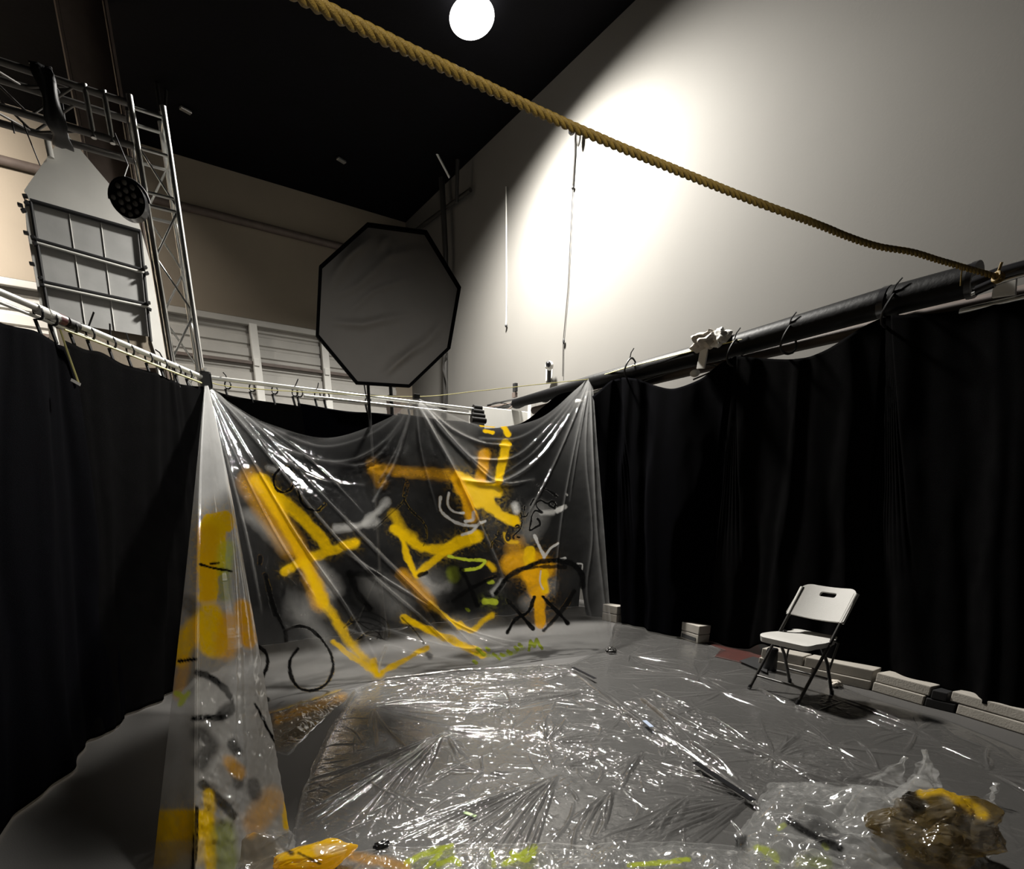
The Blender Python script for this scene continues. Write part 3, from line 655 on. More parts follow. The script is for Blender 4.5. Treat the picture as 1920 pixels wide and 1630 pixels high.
t = thing('ceiling_hanger', 'faint grey rods hanging from the ceiling above the truss tower', 'rod', P)
tube('rod', [dep(283, 88, 8.0), dep(302, 212, 7.6)], .025, M['leg'], t); tube('rod', [dep(312, 160, 8.0), dep(309, 214, 7.6)], .025, M['leg'], t); tube('rod', [dep(332, 125, 8.4), dep(312, 160, 8.0)], .015, M['leg'], t)
# cabinet behind the curtain gap
P = pY(952, 778, 7.9); a = pY(904, 761, 7.9); b = pY(1003, 764, 7.9)
cb = thing('white_cabinet', 'white cabinet top standing in the gap right of the back pipes', 'cabinet', (P[0], 8.1, 0))
box('body', ((a[0]+b[0])/2, 8.1, (a[2]-.01)/2), (b[0]-a[0], .4, a[2]-.01), M['white'], cb, bev=.01)
box('dark_side', (a[0]-.03, 8.0, 2.45), (.05, .34, .8), M['blk'], cb)
tag(box('white_post', (pY(997, 758, 7.8)[0], 7.8, pY(997, 753, 7.8)[2]/2), (.10, .08, pY(997, 753, 7.8)[2]), M['white'], None, None, .01), 'short white post against the right corner of the white cabinet', 'post')
P = pY(966, 730, 6.7)
t = thing('cable_bundle', 'tangled dark cables lying over the white cabinet', 'cable', P)
rr_ = random.Random(3)
for i in range(9):
    pts = [pX(905+i*3+j*24+rr_.uniform(-8, 8), 768-j*6.2+rr_.uniform(-9, 5)+(i % 4)*2, TX+.35+rr_.uniform(-.1, .1)) for j in range(7)]
    tube('cable', smooth_path(pts, 30), .012 if i < 6 else .02, M['blk' if i % 3 else 'brown'], t, 6)
t = thing('junction_box', 'small black box with pale base sticking up over the cables', 'box', pX(966, 730, TX+.3))
box('box', pX(966, 727, TX+.3), (.05, .07, .12), M['blk'], t, bev=.005); box('base', pX(965, 741, TX+.3), (.05, .08, .07), M['brown'], t)
# bag, tag, dome on the tube
P = pX(1325, 640, TX-.12)
bg = thing('crumpled_bag', 'crumpled grey white fabric bundle draped on the thick tube', 'bag', P)
def crumpled_ball(name, c, s, m, par=None, sub=5, amp=.3, sc_=1.5, seed=1, flat=None, nfac=0):
    bm = bmesh.new(); bmesh.ops.create_icosphere(bm, subdivisions=sub, radius=1); r = random.Random(seed); planes = []; facets = []
    for k in range(nfac):
        fv = Vector((r.gauss(0, 1), r.gauss(0, 1), r.gauss(0, 1))).normalized(); facets.append((fv, r.uniform(.80, 1.0)))
    for k in range(26):
        n = Vector((r.gauss(0, 1), r.gauss(0, 1), r.gauss(0, 1))).normalized(); planes.append((n, r.uniform(0, 1)))
    for v in bm.verts:
        n = v.co.normalized(); h = 0; q_ = n.copy(); am = 1
        for k in range(9):
            pn, ph = planes[k]; f = q_.dot(pn)*sc_*(1+.4*k)+ph*3; tri = abs(f % 2-1); h += am*(tri-.5); am *= .72; q_ = q_+planes[k+9][0]*.25*tri
        if facets:
            rad = min(pd_/max(n.dot(pn_), .05) for pn_, pd_ in facets); v.co = n*(rad*.94+.15*h*amp)
        else: v.co = n*(1+amp*h*.6)
        v.co = Vector((v.co.x*s[0], v.co.y*s[1], v.co.z*s[2]))
        if flat is not None and v.co.z < flat: v.co.z = flat+.15*(v.co.z-flat)*.2
        v.co += V(c)
    return obj(name, bm, m, par, True, 28)
crumpled_ball('bundle', P, (.14, .16, .09), M['crump'], bg, 4, .5, 1.6, 4)
crumpled_ball('bundle', pX(1350, 636, TX-.12), (.08, .10, .09), M['white'], bg, 4, .5, 1.6, 9)
tag(box('paper_tag', pX(1318, 670, TX-.14), (.02, .09, .20), M['white'], None, Matrix.Rotation(.12, 3, 'X'), .003), 'white paper tag hanging below the fabric bundle on the tube', 'tag')
ball_ = ball('round_finial', pX(1303, 700, TX-.02), .05, M['white'], None, (1, 1, .7)); tag(ball_, 'small white rounded knob peeking over the right curtain', 'knob')
ball_ = tag(ball('pale_disc', pX(1080, 757, TX-.02), .11, M['white'], None, (.5, 1.5, .5)), 'pale rounded lump seen through the top right of the hanging sheet', 'lump')

# ------------------------------------------------------------------ low blocks, box and mat along the right curtain
def onbase(x, off=0):
    y = np.interp(x, [1130, 1280, 1418, 1630, 1726, 1788, 1920, 2100], [1163, 1198, 1247, 1295, 1323, 1338, 1379, 1442]); return pz(x, y, 0)
def block(x0, x1, z0, z1, label, depth=.16, back=0.0, m='block', group='cream blocks along the right curtain', name='foam_block'):
    a, b = onbase(x0), onbase(x1); d = b-a; L_ = np.linalg.norm(d); d = d/L_; n = np.array([-d[1], d[0], 0]); n = n if n[0] > 0 else -n
    c = (a+b)/2+n*(depth/2+back); ang = math.atan2(d[1], d[0])
    o = box(name, (c[0], c[1], (z0+z1)/2), (L_-.008, depth, z1-z0-.004), M[m], None, Matrix.Rotation(ang, 3, 'Z'), .008)
    return tag(o, label, 'block', group)
b_ = block(1268, 1308, .0, .10, 'lower cream block of the short pair under the right curtain, left of the red box')
pa, pb = onbase(1276), onbase(1304); dd = (pb-pa)/np.linalg.norm(pb-pa); prism('black_inset', [pa+np.array([-.012, 0, .02]), pb+np.array([-.012, 0, .02]), pb+np.array([-.012, 0, .06]), pa+np.array([-.012, 0, .07])], (.02, .005, 0), M['blk'], None).parent = b_
bpy.context.view_layer.update(); bpy.data.objects['black_inset'].matrix_parent_inverse = b_.matrix_world.inverted()
block(1268, 1308, .10, .20, 'upper cream block of the short pair under the right curtain, left of the red box')
block(1128, 1156, .0, .11, 'lower cream block beside the lower right corner of the painted sheet')
block(1128, 1156, .11, .22, 'upper cream block beside the lower right corner of the painted sheet')
block(1420, 1520, .0, .08, 'lower cream block directly behind the chair seat'); block(1422, 1500, .08, .17, 'upper cream block just behind the chair seat', back=.01)
block(1522, 1630, .0, .08, 'lower cream block behind the rear legs of the chair'); block(1502, 1630, .08, .17, 'upper cream block behind the rear legs of the chair', back=.01)
block(1633, 1730, .0, .08, 'lower cream block right of the chair, before the black insert'); block(1634, 1736, .08, .16, 'upper cream block ending at the black gap', back=.01)
block(1790, 1925, .0, .08, 'lower cream block right of the black insert'); block(1772, 1930, .08, .16, 'upper cream block right of the black gap', back=.01)
block(1930, 2080, .0, .16, 'cream block beyond the right frame edge')
block(1731, 1789, .0, .07, 'flat black insert between the cream blocks on the right', m='blk', group=None, name='black_insert')
block(1738, 1770, .07, .14, 'black lump filling the gap in the upper row of blocks', m='blk', group=None, name='black_pad')

P = pz(1318, 1200, 0)
tag(box('red_box', P+np.array([.18, .02, .10]), (.30, .10, .20), M['red'], None, Matrix.Rotation(.3, 3, 'Z'), .004), 'dark red wooden box end showing right of the short block pair', 'box')
tag(prism('red_sheet', [pz(*p, .002) for p in [(1318, 1203), (1420, 1200), (1430, 1238), (1395, 1245), (1340, 1232), (1352, 1218)]], (0, 0, .003), M['red']), 'dark red flat board lying on the floor by the curtain foot', 'board')
tag(prism('black_mat', [pz(*p, .022) for p in [(1386, 1240), (1412, 1232), (1440, 1240), (1438, 1262)]], (0, 0, .004), M['blk']), 'small black mat on the floor left of the chair', 'mat')
P = pz(1447, 1263, 0)
tag(lathe('black_bucket', [(.055, 0), (.06, .01), (.048, .20), (.042, .21)], M['gblk'], None, Matrix.Translation(V(P)+Vector((.06, .06, .004))), 24), 'black tapered cup standing on the floor behind the chair', 'cup')
c_ = crumpled_ball('crumpled_paper', pz(1566, 1288, .03)+np.array([.1, .05, 0]), (.05, .05, .028), M['crump'], None, 4, .6, 1.8, 6); tag(c_, 'small crumpled pale paper by the rear chair leg', 'paper')

# ------------------------------------------------------------------ folding chair
cF, cR = (np.array([4.217, 2.435])+np.array([4.138, 2.014]))/2, (np.array([4.603, 1.967])+np.array([4.672, 2.387]))/2
cc_ = (cF+cR)/2; fd = cF-cR; fd = fd/np.linalg.norm(fd); ang = math.atan2(fd[1], fd[0])-math.pi/2
CM = Matrix.Translation((cc_[0], cc_[1], .012)) @ Matrix.Rotation(ang, 4, 'Z')
ch = thing('folding_chair', 'white plastic folding chair with dark metal legs on the film-covered floor', 'chair', (cc_[0], cc_[1], 0))
def ct(name, pts, r, m=None, seg=12, par=None): return tube(name, [CM @ Vector(p) for p in pts], r, m or M['leg'], par or ch, seg)
hw = .215
for s in (-1, 1):
    l = ct('front_leg', [(s*hw, .23, 0), (s*hw, -.03, .44), (s*(hw-.005), -.235, .80)], .0125); ct('foot_cap', [(s*hw, .238, -.010), (s*hw, .222, .022)], .016, M['gblk'], par=l)
    l = ct('rear_leg', [(s*(hw-.03), -.24, 0), (s*(hw-.03), -.10, .26), (s*(hw-.03), .045, .445)], .0125); ct('foot_cap', [(s*(hw-.03), -.246, -.010), (s*(hw-.03), -.232, .022)], .016, M['gblk'], par=l)
    ct('brace', [(s*(hw-.012), -.05, .47), (s*(hw-.02), -.17, .42), (s*(hw-.03), -.14, .20)], .008)
    ct('rivet', [(s*(hw+.014), -.02, .425), (s*(hw-.04), -.02, .425)], .008, M['alu'])
ct('front_stretcher', [(-hw, .17, .10), (hw, .17, .10)], .009); ct('rear_stretcher', [(-hw+.03, -.185, .12), (hw-.03, -.185, .12)], .009)
def rounded(pts, r, n=7):
    out = []; N = len(pts)
    for i in range(N):
        p = Vector(pts[i]); a = (Vector(pts[i-1])-p).normalized(); b = (Vector(pts[(i+1) % N])-p).normalized(); rr = r[i] if isinstance(r, list) else r
        for k in range(n+1):
            t_ = k/n; out.append((p+a*rr)*(1-t_)**2+p*2*t_*(1-t_)+(p+b*rr)*t_**2)
    return out
bm = bmesh.new(); so = rounded([(-.225, .225), (.225, .225), (.235, .05), (.175, -.20), (-.175, -.20), (-.235, .05)], [.06, .06, .06, .05, .05, .06])
def sz(x, y): return .455-.012*math.exp(-((y+.02)/.14)**2)*(1-(x/.24)**2)+(.012 if y < -.15 else 0)-.018*max(0, (y-.15)/.08)**2
vt = [bm.verts.new((p.x, p.y, .45)) for p in so]; f = bm.faces.new(vt)
for k in range(1, 16): bmesh.ops.bisect_plane(bm, geom=bm.verts[:]+bm.edges[:]+bm.faces[:], plane_co=(0, -.2+k*.027, 0), plane_no=(0, 1, 0))
for k in range(-6, 7): bmesh.ops.bisect_plane(bm, geom=bm.verts[:]+bm.edges[:]+bm.faces[:], plane_co=(k*.034, 0, 0), plane_no=(1, 0, 0))
r_ = bmesh.ops.extrude_face_region(bm, geom=bm.faces[:]); bot = [v for v in r_['geom'] if isinstance(v, bmesh.types.BMVert)]
bs = set(bot)
for v in bm.verts: v.co.z = sz(v.co.x, v.co.y)-(.042 if v in bs else 0)
for v in bs: v.co.x *= .97; v.co.y *= .97
bm.transform(CM); o = obj('seat', bm, M['chair'], ch, True, 40); bv = o.modifiers.new('b', 'BEVEL'); bv.width = .010; bv.segments = 3; bv.limit_method = 'ANGLE'; bv.angle_limit = math.radians(50)
bm = bmesh.new(); outer = rounded([(-.238, -.135), (.238, -.135), (.225, .135), (-.225, .135)], [.015, .015, .075, .075]); inner = rounded([(-.066, .058), (.066, .058), (.066, .098), (-.066, .098)], .0195)
es = []
for lp_ in (outer, inner):
    vs = [bm.verts.new((p.x, p.y+(.014*(1-(p.x/.23)**2) if p.y > .1 and lp_ is outer else (.012*(1-(p.x/.23)**2) if lp_ is outer else 0)), 0)) for p in lp_]
    es += [bm.edges.new((vs[i], vs[(i+1) % len(vs)])) for i in range(len(vs))]
bmesh.ops.triangle_fill(bm, edges=es, use_beauty=True)
for k in range(-9, 10): bmesh.ops.bisect_plane(bm, geom=bm.verts[:]+bm.edges[:]+bm.faces[:], plane_co=(k*.0249, 0, 0), plane_no=(1, 0, 0))
r_ = bmesh.ops.extrude_face_region(bm, geom=bm.faces[:]); top = [v for v in r_['geom'] if isinstance(v, bmesh.types.BMVert)]
for v in top: v.co.z += .022
for v in bm.verts: v.co.z -= .035*(1-(v.co.x/.238)**2)    # curved back
tl = (Vector((0, -.235, .80))-Vector((0, -.03, .44))).normalized(); nr_ = Vector((0, -tl.z, tl.y))*-1
base = Vector((0, -.185, .706))
BM_ = Matrix(((1, 0, 0, base.x), (0, tl.y, nr_.y, base.y-.003), (0, tl.z, nr_.z, base.z), (0, 0, 0, 1)))
bm.transform(CM @ BM_); o = obj('backrest', bm, M['chair'], ch, True, 40); bv = o.modifiers.new('b', 'BEVEL'); bv.width = .006; bv.segments = 2; bv.limit_method = 'ANGLE'; bv.angle_limit = math.radians(50)
for s in (-1, 1): ct('backrest_sleeve', [(s*(hw+.004), -.115, .585), (s*(hw+.004), -.235, .80)], .018, M['chair'], par=o)

# ------------------------------------------------------------------ the large hanging sheet
def add_creases(pxuv, creases):
    h = np.zeros(pxuv.shape[:2]); hz = np.zeros(pxuv.shape[:2])
    for poly, a_, w_ in creases:
        P = np.array(poly, float); mg = w_*4
        bx = (pxuv[..., 0] > P[:, 0].min()-mg) & (pxuv[..., 0] < P[:, 0].max()+mg) & (pxuv[..., 1] > P[:, 1].min()-mg) & (pxuv[..., 1] < P[:, 1].max()+mg)
        d_, t_ = segdist(pxuv[..., 0][bx], pxuv[..., 1][bx], poly)
        g_ = np.exp(-np.abs(d_/w_)**1.5)*np.clip(np.sin(np.pi*np.clip(t_, 0.02, 1))*1.6+.15, 0, 1)
        h[bx] += a_*g_; hz[bx] += np.exp(-np.abs(d_/(w_*.8))**2)*np.clip((1-t_)*1.2+.25, 0, 1)*min(1, a_/.02)
    return h, hz
def densify(pl, n=8):
    return [tuple(p) for p in smooth_path([(x, y) for x, y in pl], n*(len(pl)-1)+1)]
top_px = [(387, 715), (390, 716), (396, 723), (406, 733), (436, 758), (505, 795), (618, 821), (728, 784), (778, 745), (793, 751), (905, 798), (1008, 786), (1080, 730), (1100, 712), (1111, 709)]
bot_px = [(462, 1352), (560, 1322), (700, 1277), (820, 1263), (880, 1256), (905, 1254), (930, 1250), (950, 1247), (970, 1244), (1000, 1240), (1040, 1234), (1075, 1230), (1105, 1226), (1127, 1223), (1149, 1219)]
top3 = np.array([onrope(*p) for p in top_px]); bot3 = np.array([pz(*p, .012) for p in bot_px])
NU, NV = 700, 470
tu = np.interp(np.linspace(0, 1, NU), np.concatenate([[0], np.cumsum(np.abs(np.diff([p[0]*.45+q_[0]*.55 for p, q_ in zip(top_px, bot_px)])))])/sum(np.abs(np.diff([p[0]*.45+q_[0]*.55 for p, q_ in zip(top_px, bot_px)]))), np.arange(len(top_px)))
def interp_s(P, u):
    out = np.zeros((len(u), 3)); n = len(P)
    for j, t_ in enumerate(u):
        i = min(int(t_), n-2); f = t_-i; p0, p1, p2, p3 = P[max(i-1, 0)], P[i], P[i+1], P[min(i+2, n-1)]
        m1 = (p2-p0)*.5; m2 = (p3-p1)*.5
        if i in (7, 8): # sharp hanging point
            m1 = (p2-p1) if i == 8 else m1; m2 = (p2-p1) if i == 7 else m2
        out[j] = (2*f**3-3*f**2+1)*p1+(f**3-2*f*f+f)*m1+(-2*f**3+3*f*f)*p2+(f**3-f*f)*m2
    return out
A_ = interp_s(top3, tu); B_ = interp_s(bot3, tu)
v = (np.linspace(0, 1, NV)**1.05)[:, None, None]
Ps = A_[None]*(1-v)+B_[None]*v
nrm = np.cross(P3-P1, (P1+P3)/2-(bot3[2]+bot3[-1])/2); nrm = nrm/np.linalg.norm(nrm)
if nrm@FW > 0: nrm = -nrm
uv = topx(Ps.reshape(-1, 3)).reshape(NV, NU, 2)
cr = []
def C(pl, a, w): cr.append((densify(pl, 6), a*.55, w*.62))
C([(391, 722), (480, 800), (560, 884), (690, 1018), (800, 1128), (905, 1228)], .045, 5)
C([(391, 724), (500, 850), (610, 985), (700, 1080), (780, 1150), (850, 1215)], .03, 4)
C([(390, 726), (470, 860), (560, 1010), (650, 1140), (720, 1265)], .025, 5)
C([(390, 726), (440, 850), (510, 990), (590, 1120)], .02, 4); C([(390, 728), (430, 880), (465, 1020), (490, 1150)], .018, 4)
C([(392, 720), (450, 765), (540, 830), (600, 880), (680, 960)], .03, 4); C([(391, 720), (470, 800), (515, 870)], .03, 3)
C([(393, 718), (470, 790), (540, 845), (640, 868), (720, 830), (772, 758)], .03, 7); C([(393, 718), (460, 770), (530, 812), (610, 838), (700, 812), (774, 752)], .02, 5)
C([(391, 719), (500, 840), (600, 900), (680, 910)], .02, 6); C([(396, 722), (450, 775), (512, 815)], .03, 4)
C([(620, 870), (690, 870), (745, 810), (776, 755)], .016, 6); C([(700, 940), (735, 880), (760, 810), (778, 752)], .035, 5); C([(710, 905), (745, 840), (775, 756)], .02, 4)
C([(781, 752), (810, 810), (850, 880), (890, 965), (925, 1040), (945, 1090)], .05, 6); C([(783, 752), (850, 830), (930, 905), (1000, 900)], .03, 6)
C([(785, 750), (825, 800), (870, 850), (920, 890)], .035, 5); C([(787, 749), (840, 800), (900, 830), (960, 838)], .02, 6); C([(779, 752), (790, 850), (820, 960)], .015, 4)
C([(860, 900), (940, 905), (1020, 850), (1090, 740)], .04, 8); C([(880, 860), (960, 860), (1030, 800), (1095, 720)], .025, 6); C([(900, 822), (970, 822), (1035, 780), (1095, 716)], .018, 5)
C([(1103, 716), (1070, 800), (1030, 890), (990, 965)], .03, 4); C([(1104, 718), (1075, 850), (1050, 990), (1040, 1120)], .025, 3.5)
C([(1105, 718), (1085, 830), (1068, 940)], .022, 3); C([(1106, 718), (1098, 850), (1110, 1000), (1100, 1120), (1130, 1215)], .02, 4); C([(1107, 716), (1112, 860), (1120, 1020), (1140, 1190)], .03, 4)
C([(1103, 716), (1050, 790), (1000, 850), (930, 900)], .02, 5)
C([(720, 1180), (850, 1215), (1000, 1215), (1140, 1205)], .025, 7); C([(650, 1180), (760, 1220), (860, 1240), (960, 1236)], .02, 6); C([(900, 1230), (1000, 1195), (1100, 1190)], .012, 6)
C([(800, 1128), (860, 1180), (960, 1215)], .02, 5); C([(640, 1030), (760, 1110), (900, 1190), (1040, 1215)], .02, 5)
h, hz = add_creases(uv, cr)
X_, Y_ = uv[..., 0], uv[..., 1]
h = h+.020*(fbm(X_*.9, Y_*.35, 1/60., 3)-.5)+.007*(fbm(X_, Y_, 1/22., 6)-.5)
low = np.clip((Y_-1130)/110, 0, 1); h = h+.012*low*crumple(X_, Y_, 1/26., 5)*.5
spark = np.exp(-(((X_-695)/45)**2+((Y_-868-(X_-695)*-.55)/16)**2))+.8*np.exp(-(((X_-722)/12)**2+((Y_-905)/26)**2)); h = h+.010*spark*crumple(X_, Y_, 1/9., 8)
vv_ = np.linspace(0, 1, NV)[:, None]
Ps = Ps+nrm[None, None]*(h*np.clip(vv_*9, 0, 1)*np.clip((1-vv_)*14, .15, 1))[..., None]
g1 = np.exp(-((X_-388)**2+((Y_-716)*.55)**2)/95**2); g2 = np.exp(-(((X_-780)*1.2)**2+((Y_-745)*1.0)**2)/42**2); g3 = np.exp(-(((X_-1105)*1.3)**2+((Y_-712)*.5)**2)/60**2)
haze = .012+.030*fbm(X_, Y_, 1/50., 9)+.26*g1+.30*g2+.28*g3+.22*np.clip(hz, 0, 1.2)+.10*low
edge = np.exp(-np.abs(np.linspace(0, 1, NU)-1)*60)[None, :]*.42+np.exp(-vv_*40)*.14; haze = np.clip(haze+edge, 0, .85)
Z = lambda x, y: (750+x/2.964, 700+y/2.964)     # readings off the right half of the sheet
Y1 = lambda x, y: (300+x/3.622, 700+y/3.622)    # readings off the upper left
Q = lambda x, y: (250+x/2.81, 1050+y/2.81)      # readings off the lower left
T_ = lambda x, y: (890+x/9.59, 890+y/9.59)      # readings off the handwriting
def L_(f, *p): return [f(*q_) for q_ in p]
st = []
def s_(c, w, soft, al, pl, curve=True): st.append((c, w, soft, al, densify(pl, 5) if (curve and len(pl) > 2) else pl))
# soft white clouds and smears
s_(WH, 20, 26, .22, [(600, 1130)]); s_(WH, 26, 30, .20, [(700, 1105), (740, 1125)]); s_(WH, 16, 22, .28, [(590, 1070), (620, 1100)]); s_(WH, 20, 26, .18, [(560, 1140)])
s_(WH, 5, 16, .28, L_(Y1, (600, 960), (700, 1040), (850, 1180))); s_(WH, 3, 8, .55, L_(Y1, (1190, 1055), (1350, 1035), (1450, 960), (1540, 870))); s_(WH, 8, 8, .4, L_(Y1, (1400, 1020), (1460, 1010)))
s_(WH, 4, 6, .4, L_(Y1, (740, 640), (800, 660))); s_(WH, 24, 30, .16, [(800, 1090), (820, 1110)]); s_(WH, 8, 10, .4, L_(Z, (130, 1140), (180, 1200), (260, 1190)))
s_(WH, 22, 26, .20, [(930, 1190), (860, 1180)]); s_(WH, 14, 22, .22, [(990, 1000), (1010, 960)]); s_(WH, 10, 16, .25, [(990, 1130), (1030, 1100)])
s_(WH, 9, 5, .8, [(966, 948), (968, 957)]); s_(WH, 5, 3, .8, [(1045, 958), (1058, 951)]); s_(WH, 3, 4, .6, [(1015, 962), (1037, 961)]); s_(WH, 3, 1.5, .8, [(1062, 928), (1063, 929)])
s_(WH, 16, 20, .24, L_(Q, (960, 60), (1050, 140))); s_(WH, 12, 18, .2, L_(Q, (900, 300), (1000, 420)))
# yellow
s_(YL, 13, 8, .85, L_(Y1, (650, 730), (780, 900), (900, 1120), (980, 1260), (1050, 1400), (1105, 1560))); s_(YL, 15, 6, .95, L_(Y1, (690, 725), (830, 860), (960, 980), (1060, 1080), (1140, 1190)))
s_(YL, 11, 6, .85, L_(Y1, (850, 1340), (1000, 1265), (1150, 1210), (1330, 1150))); s_(OR, 24, 20, .45, L_(Y1, (620, 740), (760, 960), (900, 1180))); s_(OR, 16, 14, .5, L_(Y1, (980, 1260), (1040, 1420), (1080, 1560)))
s_(YL, 8, 8, .75, L_(Q, (900, 20), (1000, 210), (1080, 340), (1160, 460), (1290, 600))); s_(YL, 6, 4, .7, L_(Q, (1050, 430), (1150, 510), (1280, 590)))
s_(YL, 7, 3, .9, [(711, 1264), (755, 1240), (801, 1216)]); s_(YL, 8, 4, .8, [(700, 1240), (706, 1262)])
s_(OR, 12, 8, .42, [(700, 878), (750, 884), (800, 888), (850, 892)]); s_(OR, 10, 10, .3, [(700, 872), (715, 905)])
s_(YL, 15, 5, 1.0, L_(Z, (330, 575), (420, 640), (470, 690), (520, 750), (560, 790), (640, 825))); s_(YL, 17, 5, 1.0, L_(Z, (350, 610), (440, 640), (540, 655))); s_(YL, 26, 5, 1.0, L_(Z, (370, 620), (430, 700), (480, 690))); s_(YL, 20, 5, 1.0, L_(Z, (430, 720), (480, 700), (500, 740)))
s_(OR, 14, 6, .75, L_(Z, (310, 590), (370, 700), (400, 800))); s_(YL, 9, 5, .8, L_(Z, (600, 800), (640, 830)))
s_(OR, 13, 6, .75, L_(Z, (470, 450), (465, 520), (450, 590))); s_(YL, 12, 4, .9, L_(Z, (590, 395), (570, 480), (545, 610))); s_(YL, 4, 2, .9, L_(Z, (450, 290), (520, 292))); s_(YL, 4, 2, .9, L_(Z, (470, 320), (515, 330))); s_(YL, 6, 3, .9, L_(Z, (575, 300), (600, 340)))
s_(YL, 4, 2, .8, L_(Z, (560, 405), (610, 395)))
s_(YL, 11, 6, .95, L_(Z, (-30, 860), (60, 930), (150, 975), (270, 985))); s_(YL, 18, 5, 1.0, L_(Z, (280, 970), (350, 935), (430, 905))); s_(YL, 6, 4, .9, L_(Z, (10, 900), (40, 1010), (80, 1110)))
s_(YL, 8, 4, .9, L_(Z, (260, 985), (180, 1050), (90, 1120))); s_(YL, 10, 8, .6, L_(Y1, (1590, 960), (1640, 1060), (1720, 1120)))
s_(YL, 7, 4, .85, L_(Z, (170, 1285), (260, 1360), (330, 1410))); s_(YL, 10, 4, .9, L_(Z, (20, 1360), (180, 1440), (300, 1490), (455, 1565))); s_(YL, 7, 4, .8, L_(Z, (330, 1390), (400, 1430), (470, 1370), (510, 1350)))
s_(OR, 12, 10, .5, L_(Z, (20, 1120), (100, 1200), (170, 1280))); s_(YL, 5, 5, .8, L_(Z, (490, 1060), (520, 1090)))
s_(OR, 26, 12, .75, L_(Z, (620, 1060), (720, 1040), (800, 1080))); s_(OR, 28, 8, .95, L_(Z, (720, 1110), (760, 1170), (770, 1210))); s_(YL, 16, 4, .9, L_(Z, (720, 990), (720, 1060))); s_(OR, 16, 4, .9, L_(Z, (770, 1220), (775, 1310), (785, 1390)))
s_(OR, 20, 14, .4, L_(Z, (640, 960), (640, 1080))); s_(YL, 3, 3, .6, L_(Z, (580, 890), (600, 930), (650, 940))); s_(YL, 8, 4, .9, L_(Z, (800, 1110), (810, 1210)))
# lime
s_(LM, 4, 1.4, 1.0, L_(Z, (270, 1018), (360, 1036), (460, 1040), (470, 1055), (430, 1085), (350, 1098))); s_(LM, 8, 3, .9, L_(Z, (470, 1268), (530, 1272))); s_(LM, 5, 3, .7, L_(Z, (495, 1160), (515, 1160))); s_(GR, 14, 7, .5, L_(Z, (290, 1110), (300, 1130)))
s_(GR, 3.6, 1.2, .95, L_(Z, (715, 1540), (725, 1490), (745, 1520), (760, 1480), (775, 1515), (790, 1530)), False)
for (x, y) in ((640, 1525), (600, 1545), (560, 1560), (540, 1580), (480, 1530), (430, 1535), (410, 1600), (370, 1310), (660, 1510), (520, 1560), (450, 1555)): s_(GR, 4.5, 1.6, .9, L_(Z, (x, y), (x+14, y+10)))
s_(GR, 4, 2, .5, L_(Z, (420, 1560), (560, 1570), (690, 1530)))
# white lines
s_(WH, 2.6, 1.2, .9, L_(Z, (272, 665), (265, 730), (300, 770), (352, 778))); s_(WH, 3, 1.5, .8, L_(Z, (225, 690), (225, 760), (290, 820), (360, 845), (430, 848))); s_(WH, 3.5, 1.5, .85, L_(Z, (345, 900), (400, 880), (435, 845), (475, 820)))
s_(WH, 4, 1.5, .8, L_(Z, (365, 825), (405, 815), (405, 780))); s_(WH, 4.5, 1.5, .9, L_(Z, (748, 905), (775, 970), (800, 1020))); s_(WH, 2.6, 1.2, .8, L_(Z, (800, 1030), (835, 975), (875, 950))); s_(WH, 3.5, 1.5, .8, L_(Z, (895, 1035), (915, 1030)))
s_(WH, 1.8, 1, .8, L_(Z, (985, 1060), (1012, 1062), (1012, 1090))); s_(WH, 1.5, 1, .8, L_(Z, (782, 1100), (778, 1160), (795, 1200)))
s_(WH, 7, 5, .6, L_(Z, (520, 1220), (570, 1160))); s_(WH, 2, 1.5, .6, L_(Q, (1330, 460), (1300, 540), (1295, 590)))
# black
s_(BK, 22, 22, .75, [(840, 1118), (880, 1128)]); s_(BK, 16, 18, .6, [(800, 1150), (850, 1135)]); s_(BK, 20, 24, .45, [(650, 1090), (700, 1140)]); s_(BK, 8, 8, .6, [(850, 1060), (860, 1090)])
s_(BK, 3.6, 1.2, 1, L_(Y1, (915, 715), (880, 645), (820, 650), (775, 700), (780, 770), (830, 810), (885, 790), (915, 750), (945, 820), (960, 880), (1010, 925), (1070, 935), (1120, 890)))
s_(BK, 4, 2, .8, L_(Y1, (950, 665), (1000, 680))); s_(BK, 6, 2, .85, L_(Y1, (680, 1250), (680, 1290))); s_(BK, 4, 3, .85, L_(Y1, (715, 1370), (745, 1500), (780, 1640)))
s_(BK, 4, 2, .95, L_(Q, (700, 90), (740, 240), (790, 360))); s_(BK, 7, 2, 1, L_(Q, (800, 380), (805, 425)), False)
s_(BK, 4.4, 1.2, 1, L_(Q, (800, 375), (860, 350), (930, 365), (1000, 430), (1045, 510), (1050, 590), (1010, 660), (940, 688), (870, 672), (830, 610), (825, 530), (868, 468)))
s_(BK, 4.4, 1.3, 1, L_(Q, (655, 450), (700, 495), (705, 550), (683, 615))); s_(BK, 6, 2, .9, L_(Q, (650, 715), (665, 745), (705, 737)))
s_(BK, 8, 5, .9, L_(Y1, (1290, 1355), (1340, 1490), (1430, 1600))); s_(BK, 5, 5, .8, L_(Y1, (1290, 1365), (1400, 1360), (1500, 1370)))
s_(BK, 6, 2, .95, L_(Z, (108, 1122), (150, 1110))); s_(BK, 5, 3, .95, L_(Z, (345, 1095), (385, 1180), (430, 1290))); s_(BK, 5, 2, .95, L_(Z, (295, 1265), (390, 1200), (530, 1130)))
